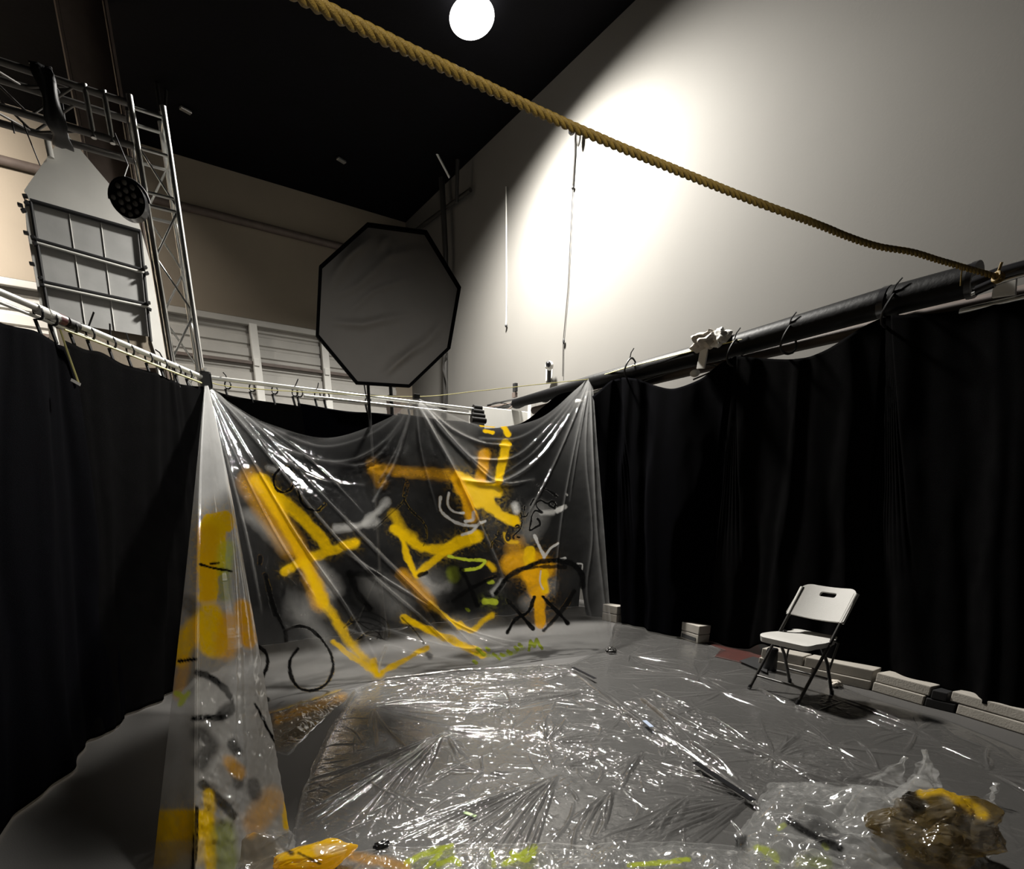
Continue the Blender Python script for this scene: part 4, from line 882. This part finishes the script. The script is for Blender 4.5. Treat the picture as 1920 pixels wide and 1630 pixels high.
s_(BK, 7, 2, 1, L_(Z, (532, 1225), (600, 1135), (690, 1085), (800, 1045), (900, 1045), (970, 1070), (1010, 1120), (1015, 1185))); s_(BK, 4, 2, .9, L_(Z, (700, 1085), (800, 1075), (920, 1080)))
s_(BK, 5, 1.5, 1, L_(Z, (597, 1260), (660, 1330), (740, 1420)), False); s_(BK, 5, 1.5, 1, L_(Z, (745, 1245), (715, 1325), (640, 1370), (597, 1440)))
s_(BK, 5, 1.5, 1, L_(Z, (797, 1243), (930, 1385)), False); s_(BK, 5.5, 2, .9, L_(Z, (968, 1212), (900, 1320), (800, 1430))); s_(BK, 7, 1.5, 1, L_(Z, (922, 1378), (932, 1386)), False)
s_(BK, 1.8, 1, .7, L_(Z, (40, 590), (20, 680), (50, 750), (130, 830), (150, 900), (130, 960))); s_(BK, 1.8, 1, .6, L_(Y1, (1690, 740), (1660, 860), (1560, 960), (1450, 1060)))
s_(BK, 6, 4, .7, L_(Z, (150, 1565), (165, 1575))); s_(BK, 2, 1, .7, L_(Z, (10, 1360), (80, 1430), (130, 1505)))
for k in range(4): s_(BK, 1.0, .7, .7, L_(Q, (1110+k*20, 360-k*15), (1200+k*10, 270+k*30), (1330-k*12, 320+k*22), (1340-k*20, 420), (1260+k*14, 400-k*20), (1180, 420)))
# handwriting
for pl in [[(290, 1330), (300, 1270), (340, 1200), (420, 1130), (500, 1060)], [(360, 1200), (420, 1290)], [(430, 1030), (440, 1110), (380, 1160), (480, 1190), (530, 1250)], [(370, 1080), (470, 1120)],
           [(590, 1030), (570, 1120), (600, 1180), (640, 1140), (615, 1080), (590, 1110)], [(830, 690), (850, 830), (820, 980), (700, 1100), (710, 1150)], [(730, 930), (780, 910), (800, 950), (760, 960)], [(770, 1120), (800, 1130)],
           [(900, 580), (895, 640)], [(960, 690), (930, 750), (880, 760)], [(1130, 190), (1140, 195)], [(1190, 240), (1330, 290), (1480, 390)], [(1060, 450), (1005, 550)],
           [(1440, 610), (1350, 560), (1340, 510), (1400, 480), (1450, 530), (1440, 600)], [(1340, 520), (1280, 510), (1190, 465), (1110, 510), (1120, 590), (1210, 690), (1090, 650), (1030, 740), (1010, 860), (985, 1010), (1080, 960), (1170, 910), (1160, 840), (1130, 800)]]:
    s_(BK, 2.6, .9, 1, L_(T_, *pl))
# seams where paint sits on the lowest hem
s_(YL, 10, 10, .8, [(520, 1345), (580, 1325), (640, 1305)]); s_(OR, 10, 10, .5, [(480, 1350), (560, 1340)])
paint = paint_from(uv, st, 3)
sheet = thing('hanging_sheet', 'large clear plastic sheet with yellow, black and white spray paint hung from the cord', 'plastic sheet', P2)
gridmesh('painted_film', Ps, M['film'], sheet, paint=paint, haze=haze)

# ------------------------------------------------------------------ folded side of the sheet, coming forward from the corner
fb = [(284, 1655), (363, 1725), (372, 1690), (440, 1640), (470, 1600), (543, 1560), (520, 1490), (500, 1420), (488, 1345)]
fm = [(347, 1085), (368, 1085), (374, 1085), (440, 1085), (448, 1085), (470, 1130), (470, 1130), (468, 1130), (462, 1120)]
ft = [(384, 716), (385, 716), (385.5, 716), (387, 716), (388, 716), (389, 716), (389, 716), (389, 716), (389, 716)]
nU, nV = 330, 420
def pwl(P, n): 
    q_ = np.linspace(0, len(P)-1, n); P = np.array(P); i = np.minimum(q_.astype(int), len(P)-2); f = (q_-i)[:, None]; return P[i]*(1-f)+P[i+1]*f
fb3 = np.array([pz(*p, .01) for p in fb]); ft3 = np.array([onrope(*p) for p in ft])
Bf, Tf, Mf = pwl(fb3, nU), pwl(ft3, nU), pwl(fm, nU)
v = np.linspace(0, 1, nV)[:, None, None]; Pf = Tf[None]*(1-v)+Bf[None]*v
zig = np.abs((np.linspace(0, 8, nU)) % 2-1)[None, :]
w0 = topx(Pf.reshape(-1, 3)).reshape(nV, nU, 2)
for j in range(nU):   # folds belly sideways so that their edges hang in slight curves
    k = int(np.argmin(np.abs(w0[:, j, 1]-Mf[j, 1]))); dx = Mf[j, 0]-w0[k, j, 0]; vk = k/(nV-1)
    t_ = np.linspace(0, 1, nV); bell = np.where(t_ < vk, np.sin(t_/vk*math.pi/2), np.cos((t_-vk)/(1-vk)*math.pi/2))
    dpt = (Pf[:, j]-CAMP)@FW; Pf[:, j] += RT[None]*(dx*bell*dpt/FPX)[:, None]
uvf = topx(Pf.reshape(-1, 3)).reshape(nV, nU, 2); X_, Y_ = uvf[..., 0], uvf[..., 1]
hcr = crumple(X_, Y_, 1/24., 22)*.5+crumple(X_, Y_, 1/9., 23)*.16; vl = np.linspace(0, 1, nV)[:, None]
msk = np.clip((Y_-1180)/120, 0, 1)*np.clip((X_-368)/10, 0, 1)
hh = .034*msk*hcr*np.clip((1-vl)*20, .2, 1)+.020*np.sin(np.linspace(0, 60, nU))[None]*vl*.35+.008*(fbm(X_, Y_, 1/20., 31)-.5)
nf = -FW*.6+RT*.55; Pf = Pf+nf[None, None]*hh[..., None]
st = []
s_((.34, .30, .24), 60, 30, .35, [(390, 1240), (400, 1640)]); s_((.34, .30, .24), 40, 30, .35, [(490, 1300), (500, 1520)]); s_((.30, .28, .25), 40, 20, .25, [(330, 1340), (320, 1480)]);
s_(YL, 50, 3, 1.0, [(398, 1000), (396, 1060)]); s_(YL, 38, 3, 1.0, [(420, 978), (396, 985)]); s_(YL, 34, 3, 1.0, [(392, 1060), (390, 1120)]); s_(LM, 22, 10, .55, [(424, 1030), (420, 1060)]); s_(GR, 14, 10, .5, [(420, 1075), (422, 1120)])
s_(OR, 20, 14, .45, [(392, 1000), (388, 1130)]); s_(WH, 10, 10, .5, [(380, 1140), (420, 1135)]); s_(YL, 46, 10, .95, [(392, 1160), (400, 1205)]); s_(OR, 26, 16, .7, [(430, 1170), (425, 1215)]); s_(OR, 22, 8, .9, [(455, 1140), (466, 1200)])
s_(YL, 30, 12, .9, [(366, 1180), (345, 1205), (335, 1230)]); s_(OR, 14, 10, .5, [(345, 1240), (335, 1300)]); s_(LM, 5, 4, .9, [(330, 1300), (345, 1308), (338, 1320), (352, 1300)]); s_(WH, 5, 2, .8, [(345, 1298), (358, 1285), (366, 1275)])
s_(BK, 3.5, 1.2, 1, [(375, 1058), (395, 1064), (435, 1072)]); s_(BK, 3, 1, 1, [(395, 1057), (410, 1056)]); s_(BK, 5, 1.5, 1, [(336, 1240), (368, 1236)]); s_(BK, 14, 14, .55, [(352, 1130), (360, 1140)])
s_(WH, 38, 16, .75, [(388, 1300), (404, 1318)]); s_(BK, 7, 4, 1, [(370, 1261), (405, 1276), (430, 1305), (434, 1330), (420, 1344), (390, 1346), (362, 1348)]); s_(BK, 12, 8, .8, [(415, 1338), (432, 1325)])
s_(BK, 20, 12, .65, [(375, 1375), (392, 1400), (378, 1430)]); s_(WH, 12, 10, .4, [(410, 1370), (430, 1400), (400, 1440)]); s_(BK, 12, 6, .8, [(436, 1395), (445, 1410)]); s_(WH, 20, 24, .25, [(440, 1300), (450, 1350)])
s_(BK, 11, 5, .9, [(380, 1470), (410, 1500), (440, 1530)]); s_(BK, 14, 8, .6, [(440, 1440), (448, 1470)]); s_(OR, 14, 10, .6, [(430, 1430), (450, 1450)])
s_(YL, 50, 8, .98, [(285, 1550), (372, 1545)]); s_(YL, 40, 24, .5, [(285, 1600), (370, 1590)]); s_(WH, 18, 16, .6, [(350, 1615), (335, 1640)]); s_(YL, 14, 6, .85, [(392, 1490), (394, 1560), (396, 1630)]); s_(GR, 26, 16, .6, [(420, 1560), (425, 1620)])
s_(YL, 9, 4, .9, [(538, 1510), (536, 1550)]); s_(OR, 24, 20, .5, [(480, 1540), (510, 1500)]); s_(BK, 3.5, 1.5, 1, [(477, 1320), (492, 1345), (505, 1372), (525, 1410)]); s_(BK, 14, 8, .6, [(475, 1470), (478, 1490)])
s_(BK, 8, 1.5, .95, [(369, 1515), (366, 1570), (362, 1640)], False)
pf = paint_from(uvf, st, 14)
hzf = .26+.22*fbm(X_, Y_, 1/40., 41)+.55*np.exp(-(np.clip(Y_-716, 0, 999)/230)**1.6)+.12*msk; hzf = np.clip(hzf, 0, .9)
side = thing('side_sheet', 'folded clear plastic sheet with bright yellow bands falling from the corner to the near floor', 'plastic sheet', P1)
gridmesh('folded_film', Pf, M['sidefilm'], side, paint=pf, haze=hzf)

# ------------------------------------------------------------------ films lying on the floor
def inpoly(x, y, poly):
    r = np.zeros(x.shape, bool); n = len(poly)
    for i in range(n):
        (x1, y1), (x2, y2) = poly[i][:2], poly[(i+1) % n][:2]
        c = ((y1 > y) != (y2 > y)) & (x < (x2-x1)*(y-y1)/((y2-y1) if y2 != y1 else 1e-9)+x1); r ^= c
    return r
def edgedist(x, y, poly): return segdist(x, y, [tuple(p[:2]) for p in poly]+[tuple(poly[0][:2])])[0]
def floor_film(name, poly, cell, foci, nrand, seed, label, extra=(), zbase=.004, nsmall=1500, clus=(), m='floorfilm', big=1.0):
    P = np.array([p[:2] for p in poly]); x = np.arange(P[:, 0].min(), P[:, 0].max(), cell); y = np.arange(P[:, 1].min(), P[:, 1].max(), cell)
    GX, GY_ = np.meshgrid(x, y); h = np.zeros(GX.shape); r = np.random.default_rng(seed)
    def crease(x0, y0, x1, y1, a, w):
        mg = w*3; i0, i1 = np.searchsorted(x, min(x0, x1)-mg), np.searchsorted(x, max(x0, x1)+mg); j0, j1 = np.searchsorted(y, min(y0, y1)-mg), np.searchsorted(y, max(y0, y1)+mg)
        if i1-i0 < 2 or j1-j0 < 2: return
        sx, sy_ = GX[j0:j1, i0:i1], GY_[j0:j1, i0:i1]; dx, dy = x1-x0, y1-y0; L2 = dx*dx+dy*dy
        t_ = ((sx-x0)*dx+(sy_-y0)*dy)/L2; bow = r.uniform(-.03, .03)*np.sin(np.clip(t_, 0, 1)*math.pi); d_ = np.abs((-(sx-x0)*dy+(sy_-y0)*dx)/math.sqrt(L2)-bow)
        tp = np.clip(np.minimum(t_*6+.4, (1-t_)*2.0), 0, 1); tp = np.where((t_ < -.02) | (t_ > 1), 0, tp)
        h[j0:j1, i0:i1] = np.maximum(h[j0:j1, i0:i1], a*tp*np.clip(1-d_/w, 0, 1)**.8)
    for fx, fy, n, Lm, a0, a1 in foci:
        for k in range(n):
            a = r.uniform(a0, a1); L1 = Lm*r.uniform(.35, 1.0); o = r.uniform(0, .10)
            crease(fx+o*math.cos(a), fy+o*math.sin(a), fx+L1*math.cos(a), fy+L1*math.sin(a), big*r.uniform(.008, .020), r.uniform(.007, .013))
    for k in range(nrand):
        cx_, cy_ = r.uniform(x[0], x[-1]), r.uniform(y[0], y[-1]); a = r.normal(.9, .7) if r.random() < .6 else r.uniform(0, math.pi); L1 = r.uniform(.12, .5)
        crease(cx_, cy_, cx_+L1*math.cos(a), cy_+L1*math.sin(a), big*r.uniform(.004, .011), r.uniform(.006, .011))
    for k in range(nsmall):
        cx_, cy_ = r.uniform(x[0], x[-1]), r.uniform(y[0], y[-1]); a = r.uniform(0, math.pi); L1 = r.uniform(.03, .09)
        crease(cx_, cy_, cx_+L1*math.cos(a), cy_+L1*math.sin(a), big*r.uniform(.002, .006), r.uniform(.006, .011))
    for (pa, pb, n, sp) in clus:
        pa, pb = np.array(f0(*pa)), np.array(f0(*pb))
        for k in range(n):
            c_ = pa+(pb-pa)*r.random()+r.normal(0, sp, 2); a = math.atan2(*(pb-pa)[::-1])+r.normal(0, .6); L1 = r.uniform(.03, .16)
            crease(c_[0], c_[1], c_[0]+L1*math.cos(a), c_[1]+L1*math.sin(a), r.uniform(.004, .012), r.uniform(.006, .011))
    for (x0, y0, x1, y1, a, w) in extra: crease(x0, y0, x1, y1, a, w)
    h = h+.010*fbm(GX, GY_, 3.0, seed)+.004*crumple(GX, GY_, 5.0, seed+1)*.5
    ed = edgedist(GX, GY_, poly); keep = inpoly(GX+.03*(fbm(GX, GY_, 7, seed+4)-.5), GY_+.03*(fbm(GX, GY_, 7, seed+8)-.5), poly)
    h = zbase+np.maximum(h, 0)*np.clip(ed/.05, .25, 1)+.012*np.exp(-(ed/.02)**2)
    hz_ = .03+.05*np.clip(h/.02, 0, 1)+.55*np.clip((h-zbase-.010)/.008, 0, 1)+.12*np.exp(-(ed/.02)**2)+.05*fbm(GX, GY_, 2.2, seed+2)  # strong haze on ridge crests draws the painted fold shade
    Pg = np.stack([GX, GY_, h], -1); pt_ = np.zeros(GX.shape+(4,))
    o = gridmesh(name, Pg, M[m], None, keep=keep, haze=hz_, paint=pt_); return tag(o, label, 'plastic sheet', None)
f0 = lambda x, y: tuple(pz(x, y, 0)[:2])
def fo(x, y, n, L_, a0=0, a1=2*math.pi): return (*f0(x, y), n, L_, a0, a1)
poly1 = [f0(*p) for p in [(662, 1298), (720, 1274), (860, 1258), (1065, 1246), (1075, 1258), (1200, 1350), (1330, 1440), (1412, 1500), (1440, 1560), (1460, 1700), (1000, 1760), (500, 1760), (540, 1600), (570, 1480), (612, 1380)]]
def fan(x, y, n, L_, a, b):
    o = np.array(f0(x, y)); u = np.array(f0(*a))-o; w = np.array(f0(*b))-o; a0 = math.atan2(u[1], u[0]); a1 = math.atan2(w[1], w[0])
    if a1-a0 > math.pi: a1 -= 2*math.pi
    if a0-a1 > math.pi: a0 -= 2*math.pi
    return (*o, n, L_, min(a0, a1), max(a0, a1))
foci = [fan(832, 1380, 30, 1.3, (520, 1480), (790, 1580)), fan(832, 1372, 12, .7, (1020, 1365), (1020, 1395)), fan(840, 1385, 8, .5, (880, 1480), (960, 1470)), fan(1045, 1458, 34, 1.3, (620, 1580), (1010, 1600)), fan(1045, 1440, 10, .6, (1150, 1380), (1300, 1420)),
        fan(1025, 1393, 12, .5, (950, 1320), (1100, 1330)), fan(1025, 1396, 10, .7, (1160, 1340), (1200, 1400)), fan(1205, 1412, 14, .7, (1040, 1500), (1160, 1500)), fan(1150, 1485, 14, .6, (950, 1590), (1130, 1590)), fan(1405, 1502, 24, 1.0, (1000, 1560), (1300, 1600)),
        fan(1405, 1502, 12, .8, (1250, 1430), (1150, 1520)), fan(1290, 1500, 14, .7, (1050, 1590), (1250, 1600)), fan(960, 1330, 12, .7, (700, 1370), (1100, 1290)), fo(905, 1452, 8, .3), fan(700, 1330, 16, .9, (560, 1480), (900, 1290)), fo(1075, 1262, 12, .5), fo(1170, 1340, 14, .5), fan(1100, 1300, 18, 1.3, (700, 1300), (700, 1400)), fo(750, 1500, 8, .4)]
seam = [f0(*p) for p in [(1075, 1262), (1170, 1335), (1230, 1375), (1330, 1440), (1410, 1500)]]
ex = [(*seam[i], *seam[i+1], .03, .03) for i in range(4)]
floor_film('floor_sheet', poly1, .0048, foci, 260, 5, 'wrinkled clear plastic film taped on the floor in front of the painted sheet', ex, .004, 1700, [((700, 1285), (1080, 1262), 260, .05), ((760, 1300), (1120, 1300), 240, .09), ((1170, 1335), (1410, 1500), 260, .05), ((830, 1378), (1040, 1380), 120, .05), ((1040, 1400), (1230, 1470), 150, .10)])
poly2 = [f0(*p) for p in [(1065, 1250), (1140, 1215), (1152, 1168), (1288, 1196), (1330, 1212), (1362, 1222), (1340, 1232), (1395, 1246), (1430, 1262), (1500, 1262), (1580, 1290), (1640, 1312), (1760, 1345), (1920, 1408), (2100, 1480), (2100, 1700), (1480, 1700), (1440, 1560), (1412, 1500), (1330, 1440), (1200, 1350), (1075, 1258)]]
foci2 = [fo(1240, 1350, 22, .8), fo(1310, 1270, 16, .8), fo(1180, 1230, 14, .8), fo(1450, 1420, 22, .8), fo(1560, 1400, 14, .7), fo(1350, 1300, 16, .7), fo(1420, 1500, 22, .6), fo(1720, 1370, 12, .7), fo(1650, 1450, 14, .7), fo(1850, 1450, 10, .6), fo(1300, 1420, 18, .6)]
def exl(pts, a=.02, w=.016): q_ = [f0(*p) for p in pts]; return [(*q_[i], *q_[i+1], a, w) for i in range(len(q_)-1)]
ex2 = exl([(1420, 1294), (1490, 1328), (1552, 1353)], .028, .014)+exl([(1478, 1246), (1530, 1265), (1590, 1296)], .02, .012)+exl([(1222, 1295), (1330, 1345), (1420, 1400)], .025, .018)+exl([(1624, 1353), (1720, 1385), (1800, 1400)], .015, .01)+exl([(1240, 1330), (1380, 1400), (1500, 1455), (1640, 1500)], .03, .02)+exl([(1640, 1350), (1760, 1400), (1860, 1445)], .015, .010)+exl([(1200, 1310), (1290, 1390), (1400, 1480)], .03, .03)
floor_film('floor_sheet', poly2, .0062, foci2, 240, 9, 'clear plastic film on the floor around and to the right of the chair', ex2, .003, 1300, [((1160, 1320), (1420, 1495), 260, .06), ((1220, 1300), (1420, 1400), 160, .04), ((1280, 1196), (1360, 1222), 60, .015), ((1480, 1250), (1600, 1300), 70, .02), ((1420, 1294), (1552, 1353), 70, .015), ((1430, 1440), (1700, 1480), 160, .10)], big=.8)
# tape strips and small bits on the seam
def strip(name, a, b, w, m, label, z=.034, cat='tape'):
    A, B = pz(*a, z), pz(*b, z); d = (B-A)/np.linalg.norm(B-A); n = np.array([-d[1], d[0], 0])*w/2
    return tag(prism(name, [A+n, B+n, B-n, A-n], (0, 0, .004), m), label, cat)
strip('tape_strip', (1303, 1430), (1412, 1502), .035, M['gblk'], 'long black tape strip along the seam of the floor films near the front')
strip('tape_strip', (1074, 1252), (1116, 1273), .03, M['gblk'], 'short black tape strip at the back end of the floor film seam')
mb = mat('pale_blue_scrap', (.42, .50, .66), .5); strip('tape_scrap', (1208, 1352), (1222, 1364), .03, mb, 'small pale blue scrap stuck on the seam of the floor film'); 
mgx = mat('pale_green_scrap', (.40, .62, .22), .5); strip('tape_scrap', (870, 1524), (892, 1532), .02, mgx, 'small pale green fleck on the front of the wrinkled floor film', .012)
c_ = crumpled_ball('black_tape_wad', pz(715, 1585, .02), (.035, .02, .016), M['gblk'], None, 4, .5, 1.8, 3); tag(c_, 'crumpled black tape wad at the front left of the floor film', 'tape')
c_ = crumpled_ball('grey_knot', pz(1146, 1220, .03), (.05, .05, .035), M['leg'], None, 4, .5, 1.8, 13); tag(c_, 'grey taped knot holding down the lower right corner of the painted sheet', 'knot')

# ------------------------------------------------------------------ crumpled film in the foreground
def pile(name, poly, peaks, cell, sc_, amp, seed, label, strokes, base=.0, haze=.2, parent=None):
    P = np.array(poly); x = np.arange(P[:, 0].min(), P[:, 0].max(), cell); y = np.arange(P[:, 1].min(), P[:, 1].max(), cell)
    GX, GY_ = np.meshgrid(x, y); ed = edgedist(GX, GY_, poly); wob = .05*(fbm(GX, GY_, 8, seed)-.5)
    keep = inpoly(GX+wob, GY_-wob, poly)
    env = np.zeros(GX.shape)
    for (px_, py_, s, hgt_) in peaks: env = np.maximum(env, hgt_*np.exp(-(((GX-px_)**2+(GY_-py_)**2)/s**2)))
    c = crumple(GX, GY_, sc_, seed)*.5+.5; c2 = crumple(GX, GY_, sc_*2.3, seed+7)*.3; c3 = np.abs(crumple(GX, GY_, sc_*.8, seed+3))*.3
    h = base+(env*(.55+.7*c+.35*c2)+amp*(c+c2+c3))*np.clip(ed/.08, .08, 1)
    h = np.maximum(h, .004)
    dxh = GX+.02*c2; dyh = GY_+.03*c
    Pg = np.stack([dxh, dyh, h], -1); uv_ = topx(Pg.reshape(-1, 3)).reshape(GX.shape+(2,))
    pt_ = paint_from(uv_, strokes, seed) if strokes else np.zeros(GX.shape+(4,))
    hz_ = haze*(.4+.9*fbm(GX, GY_, 9, seed+5))+.3*np.exp(-(ed/.015)**2)
    return gridmesh(name, Pg, M['pile'], parent, keep=keep, paint=pt_, haze=np.clip(hz_, 0, .9), smooth=False)
def pk(x, y, s, h_, z=None): p = pz(x, y, 0); return (p[0], p[1], s, h_)
st = []
for pl, w in [([(762, 1618), (800, 1600), (846, 1584)], 7), ([(800, 1628), (825, 1600)], 5), ([(822, 1620), (850, 1612), (862, 1622)], 7), ([(922, 1598), (926, 1624)], 5), ([(945, 1622), (975, 1604), (1002, 1588)], 7), ([(960, 1600), (985, 1612), (1000, 1600)], 6), ([(1180, 1622), (1240, 1618), (1290, 1612)], 6)]: s_(LM, w, 3, .85, pl)
s_(YL, 34, 16, .8, [(500, 1570), (545, 1590), (600, 1610)]); s_(OR, 10, 8, .5, [(640, 1600), (760, 1625)])
front = thing('front_sheet', 'crumpled clear plastic with lime paint heaped along the front edge of the floor', 'plastic sheet', pz(900, 1610, 0))
pf1 = [f0(*p) for p in [(640, 1600), (760, 1592), (880, 1585), (1000, 1584), (1100, 1588), (1250, 1580), (1380, 1590), (1450, 1600), (1500, 1800), (1300, 1900), (1000, 1900), (600, 1850)]]
pile('crumpled_layer', pf1, [pk(850, 1680, .25, .07), pk(1050, 1690, .25, .06), pk(1250, 1680, .25, .08), pk(1400, 1680, .2, .08)], .0042, 6.5, .030, 31, None, st, haze=.20, parent=front)
pile('crumpled_layer', [(a+.0, b-.05) for a, b in pf1], [pk(900, 1720, .3, .05), pk(1180, 1700, .3, .06)], .0055, 9, .022, 37, None, None, haze=.22, parent=front)
st = []
s_(LM, 8, 5, .7, [(1420, 1590), (1445, 1600), (1455, 1612)]); s_(LM, 9, 5, .7, [(1310, 1625), (1370, 1622)]); s_(LM, 5, 4, .5, [(1460, 1555), (1470, 1548)]); s_(LM, 4, 4, .5, [(1545, 1585), (1550, 1590)])
s_(BK, 9, 5, .9, [(1480, 1540), (1520, 1565), (1575, 1592)]); s_(BK, 22, 16, .6, [(1320, 1600), (1380, 1590)]); s_(BK, 16, 12, .5, [(1530, 1545), (1560, 1570)]); s_(BK, 8, 5, .7, [(1385, 1580), (1395, 1572)])
s_(GR, 12, 10, .6, [(1500, 1615), (1550, 1620)]); s_(WH, 10, 10, .4, [(1600, 1610), (1680, 1612)])
heap = thing('crumpled_heap', 'heap of crumpled clear plastic at the right front of the floor', 'plastic heap', pz(1600, 1560, 0))
ph_ = [f0(*p) for p in [(1420, 1520), (1450, 1470), (1560, 1470), (1680, 1480), (1780, 1500), (1850, 1520), (1870, 1570), (1860, 1660), (1780, 1780), (1500, 1800), (1380, 1720), (1390, 1570)]]
pile('crumpled_layer', ph_, [pk(1500, 1560, .22, .09), pk(1640, 1555, .20, .16), pk(1720, 1545, .12, .20), pk(1640, 1640, .25, .10), pk(1480, 1660, .2, .07)], .0042, 5.0, .035, 51, None, st, haze=.24, parent=heap)
pile('crumpled_layer', ph_, [pk(1560, 1540, .25, .07), pk(1700, 1570, .2, .10), pk(1560, 1650, .25, .08)], .0055, 8.0, .030, 57, None, None, haze=.20, parent=heap)
# standing peak of stiff film at the back of the heap
def facet(name, pts, m, par, sub=5, amp=.012, seed=1, haze=.2):
    A, B, C_ = [np.array(p) for p in pts]; n = 40; Pg = np.zeros((n, n, 3))
    for i in range(n):
        for j in range(n):
            a, b = i/(n-1), j/(n-1); Pg[i, j] = A*(1-a)+(B*(1-b)+C_*b)*a
    gx, gy = np.meshgrid(np.arange(n), np.arange(n)); c = crumple(gx*1., gy*1., 1/12., seed)*amp*2
    nn = np.cross(B-A, C_-A); nn /= np.linalg.norm(nn); Pg += nn[None, None]*c[..., None]
    return gridmesh(name, Pg, m, par, haze=np.full((n, n), haze), paint=np.zeros((n, n, 4)))
b0 = pz(1740, 1530, .0); D0 = np.dot(b0-CAMP, FW)
pkz = lambda x, y, dd=0: dep(x, y, D0+dd)
facet('standing_fold', [pkz(1735, 1406), pkz(1700, 1475, -.03), pkz(1768, 1478, .03)], M['pile'], heap, seed=2, haze=.3)
facet('standing_fold', [pkz(1735, 1406), pkz(1768, 1478, .03), pkz(1712, 1478, .12)], M['pile'], heap, seed=3, haze=.15)
facet('standing_fold', [pkz(1700, 1420, .02), pkz(1615, 1458, 0), pkz(1700, 1478, .06)], M['pile'], heap, seed=4, haze=.18)
facet('standing_fold', [pkz(1600, 1490, -.1), pkz(1560, 1560, -.2), pkz(1640, 1560, -.16)], M['pile'], heap, seed=6, haze=.25)
facet('standing_fold', [pkz(1868, 1468, .1), pkz(1840, 1508, .05), pkz(1866, 1508, .1)], M['pile'], heap, seed=7, haze=.2)

def painted_lump(name, c, s, label, colr, strokes, seed, alpha=.6, amp=.35, sc_=1.5, hz=.3):
    o = crumpled_ball(name, c, s, M['pile'], None, 6, amp, sc_, seed, None, 80); me = o.data; n = len(me.vertices)
    co = np.zeros(n*3, np.float32); me.vertices.foreach_get('co', co); co = co.reshape(-1, 3); low_ = co[:, 2].min()
    co[:, 2] += max(0, .006-low_); me.vertices.foreach_set('co', co.reshape(-1)); me.update()
    uv_ = topx(co.astype(float)); base_ = fbm(uv_[:, 0][None], uv_[:, 1][None], 1/22., seed)[0]
    pt_ = np.zeros((n, 4)); pt_[:, :3] = colr; pt_[:, 3] = np.clip(alpha*(.35+1.3*base_), 0, 1)
    ov = paint_from(uv_[None], strokes, seed)[0]; a = ov[:, 3:4]; pt_[:, :3] = pt_[:, :3]*(1-a)+ov[:, :3]*a; pt_[:, 3] = np.maximum(pt_[:, 3], a[:, 0])
    at = me.attributes.new('paint', 'FLOAT_COLOR', 'POINT'); at.data.foreach_set('color', pt_.astype(np.float32).reshape(-1))
    ah = me.attributes.new('haze', 'FLOAT', 'POINT'); ah.data.foreach_set('value', np.full(n, hz, np.float32))
    return tag(o, label, 'plastic bundle')
st = []; s_(BK, 22, 10, .9, [(1700, 1488), (1722, 1512)]); s_(YL, 12, 8, .8, [(1730, 1485), (1765, 1480), (1800, 1500), (1845, 1530)]); s_(BK, 16, 12, .5, [(1760, 1600), (1800, 1600)])
painted_lump('painted_bundle', pz(1755, 1572, .10), (.30, .23, .155), 'brownish yellow painted bundle of film at the right end of the heap', (.12, .078, .016), st, 71, .7, 1.0, 2.0, hz=.14)
st = []; s_(BK, 6, 4, .9, [(535, 1592), (545, 1600)]); s_(BK, 3, 2, .8, [(560, 1600), (600, 1620)]); s_(WH, 10, 8, .5, [(600, 1595), (640, 1590)])
painted_lump('painted_bundle', pz(590, 1618, .055), (.20, .10, .072), 'bright yellow painted bundle of film at the foot of the folded side sheet', (.93, .60, .015), st, 75, 1.1, .8, 1.4, hz=.15)
st = []; s_(OR, 9, 8, .5, [(520, 1350), (560, 1335), (600, 1322), (640, 1308)]); s_(BK, 12, 12, .5, [(540, 1385), (590, 1360)]); s_((.2, .14, .06), 40, 20, .35, [(520, 1380), (620, 1330)])
pile('crumpled_hem', [f0(*p) for p in [(492, 1350), (560, 1322), (640, 1296), (668, 1292), (650, 1318), (612, 1345), (575, 1385), (540, 1420), (505, 1410)]], [pk(560, 1350, .3, .05)], .005, 8, .022, 81, None, st, haze=.10, parent=sheet)
st = []; s_((.3, .24, .15), 60, 20, .6, [(430, 1540), (520, 1640)]); s_(OR, 14, 10, .5, [(440, 1520), (470, 1560)])
pile('crumpled_foot', [f0(*p) for p in [(425, 1530), (470, 1520), (520, 1545), (555, 1570), (560, 1640), (520, 1720), (420, 1720)]], [pk(480, 1600, .15, .05)], .0045, 8, .022, 83, None, st, haze=.3, parent=side)
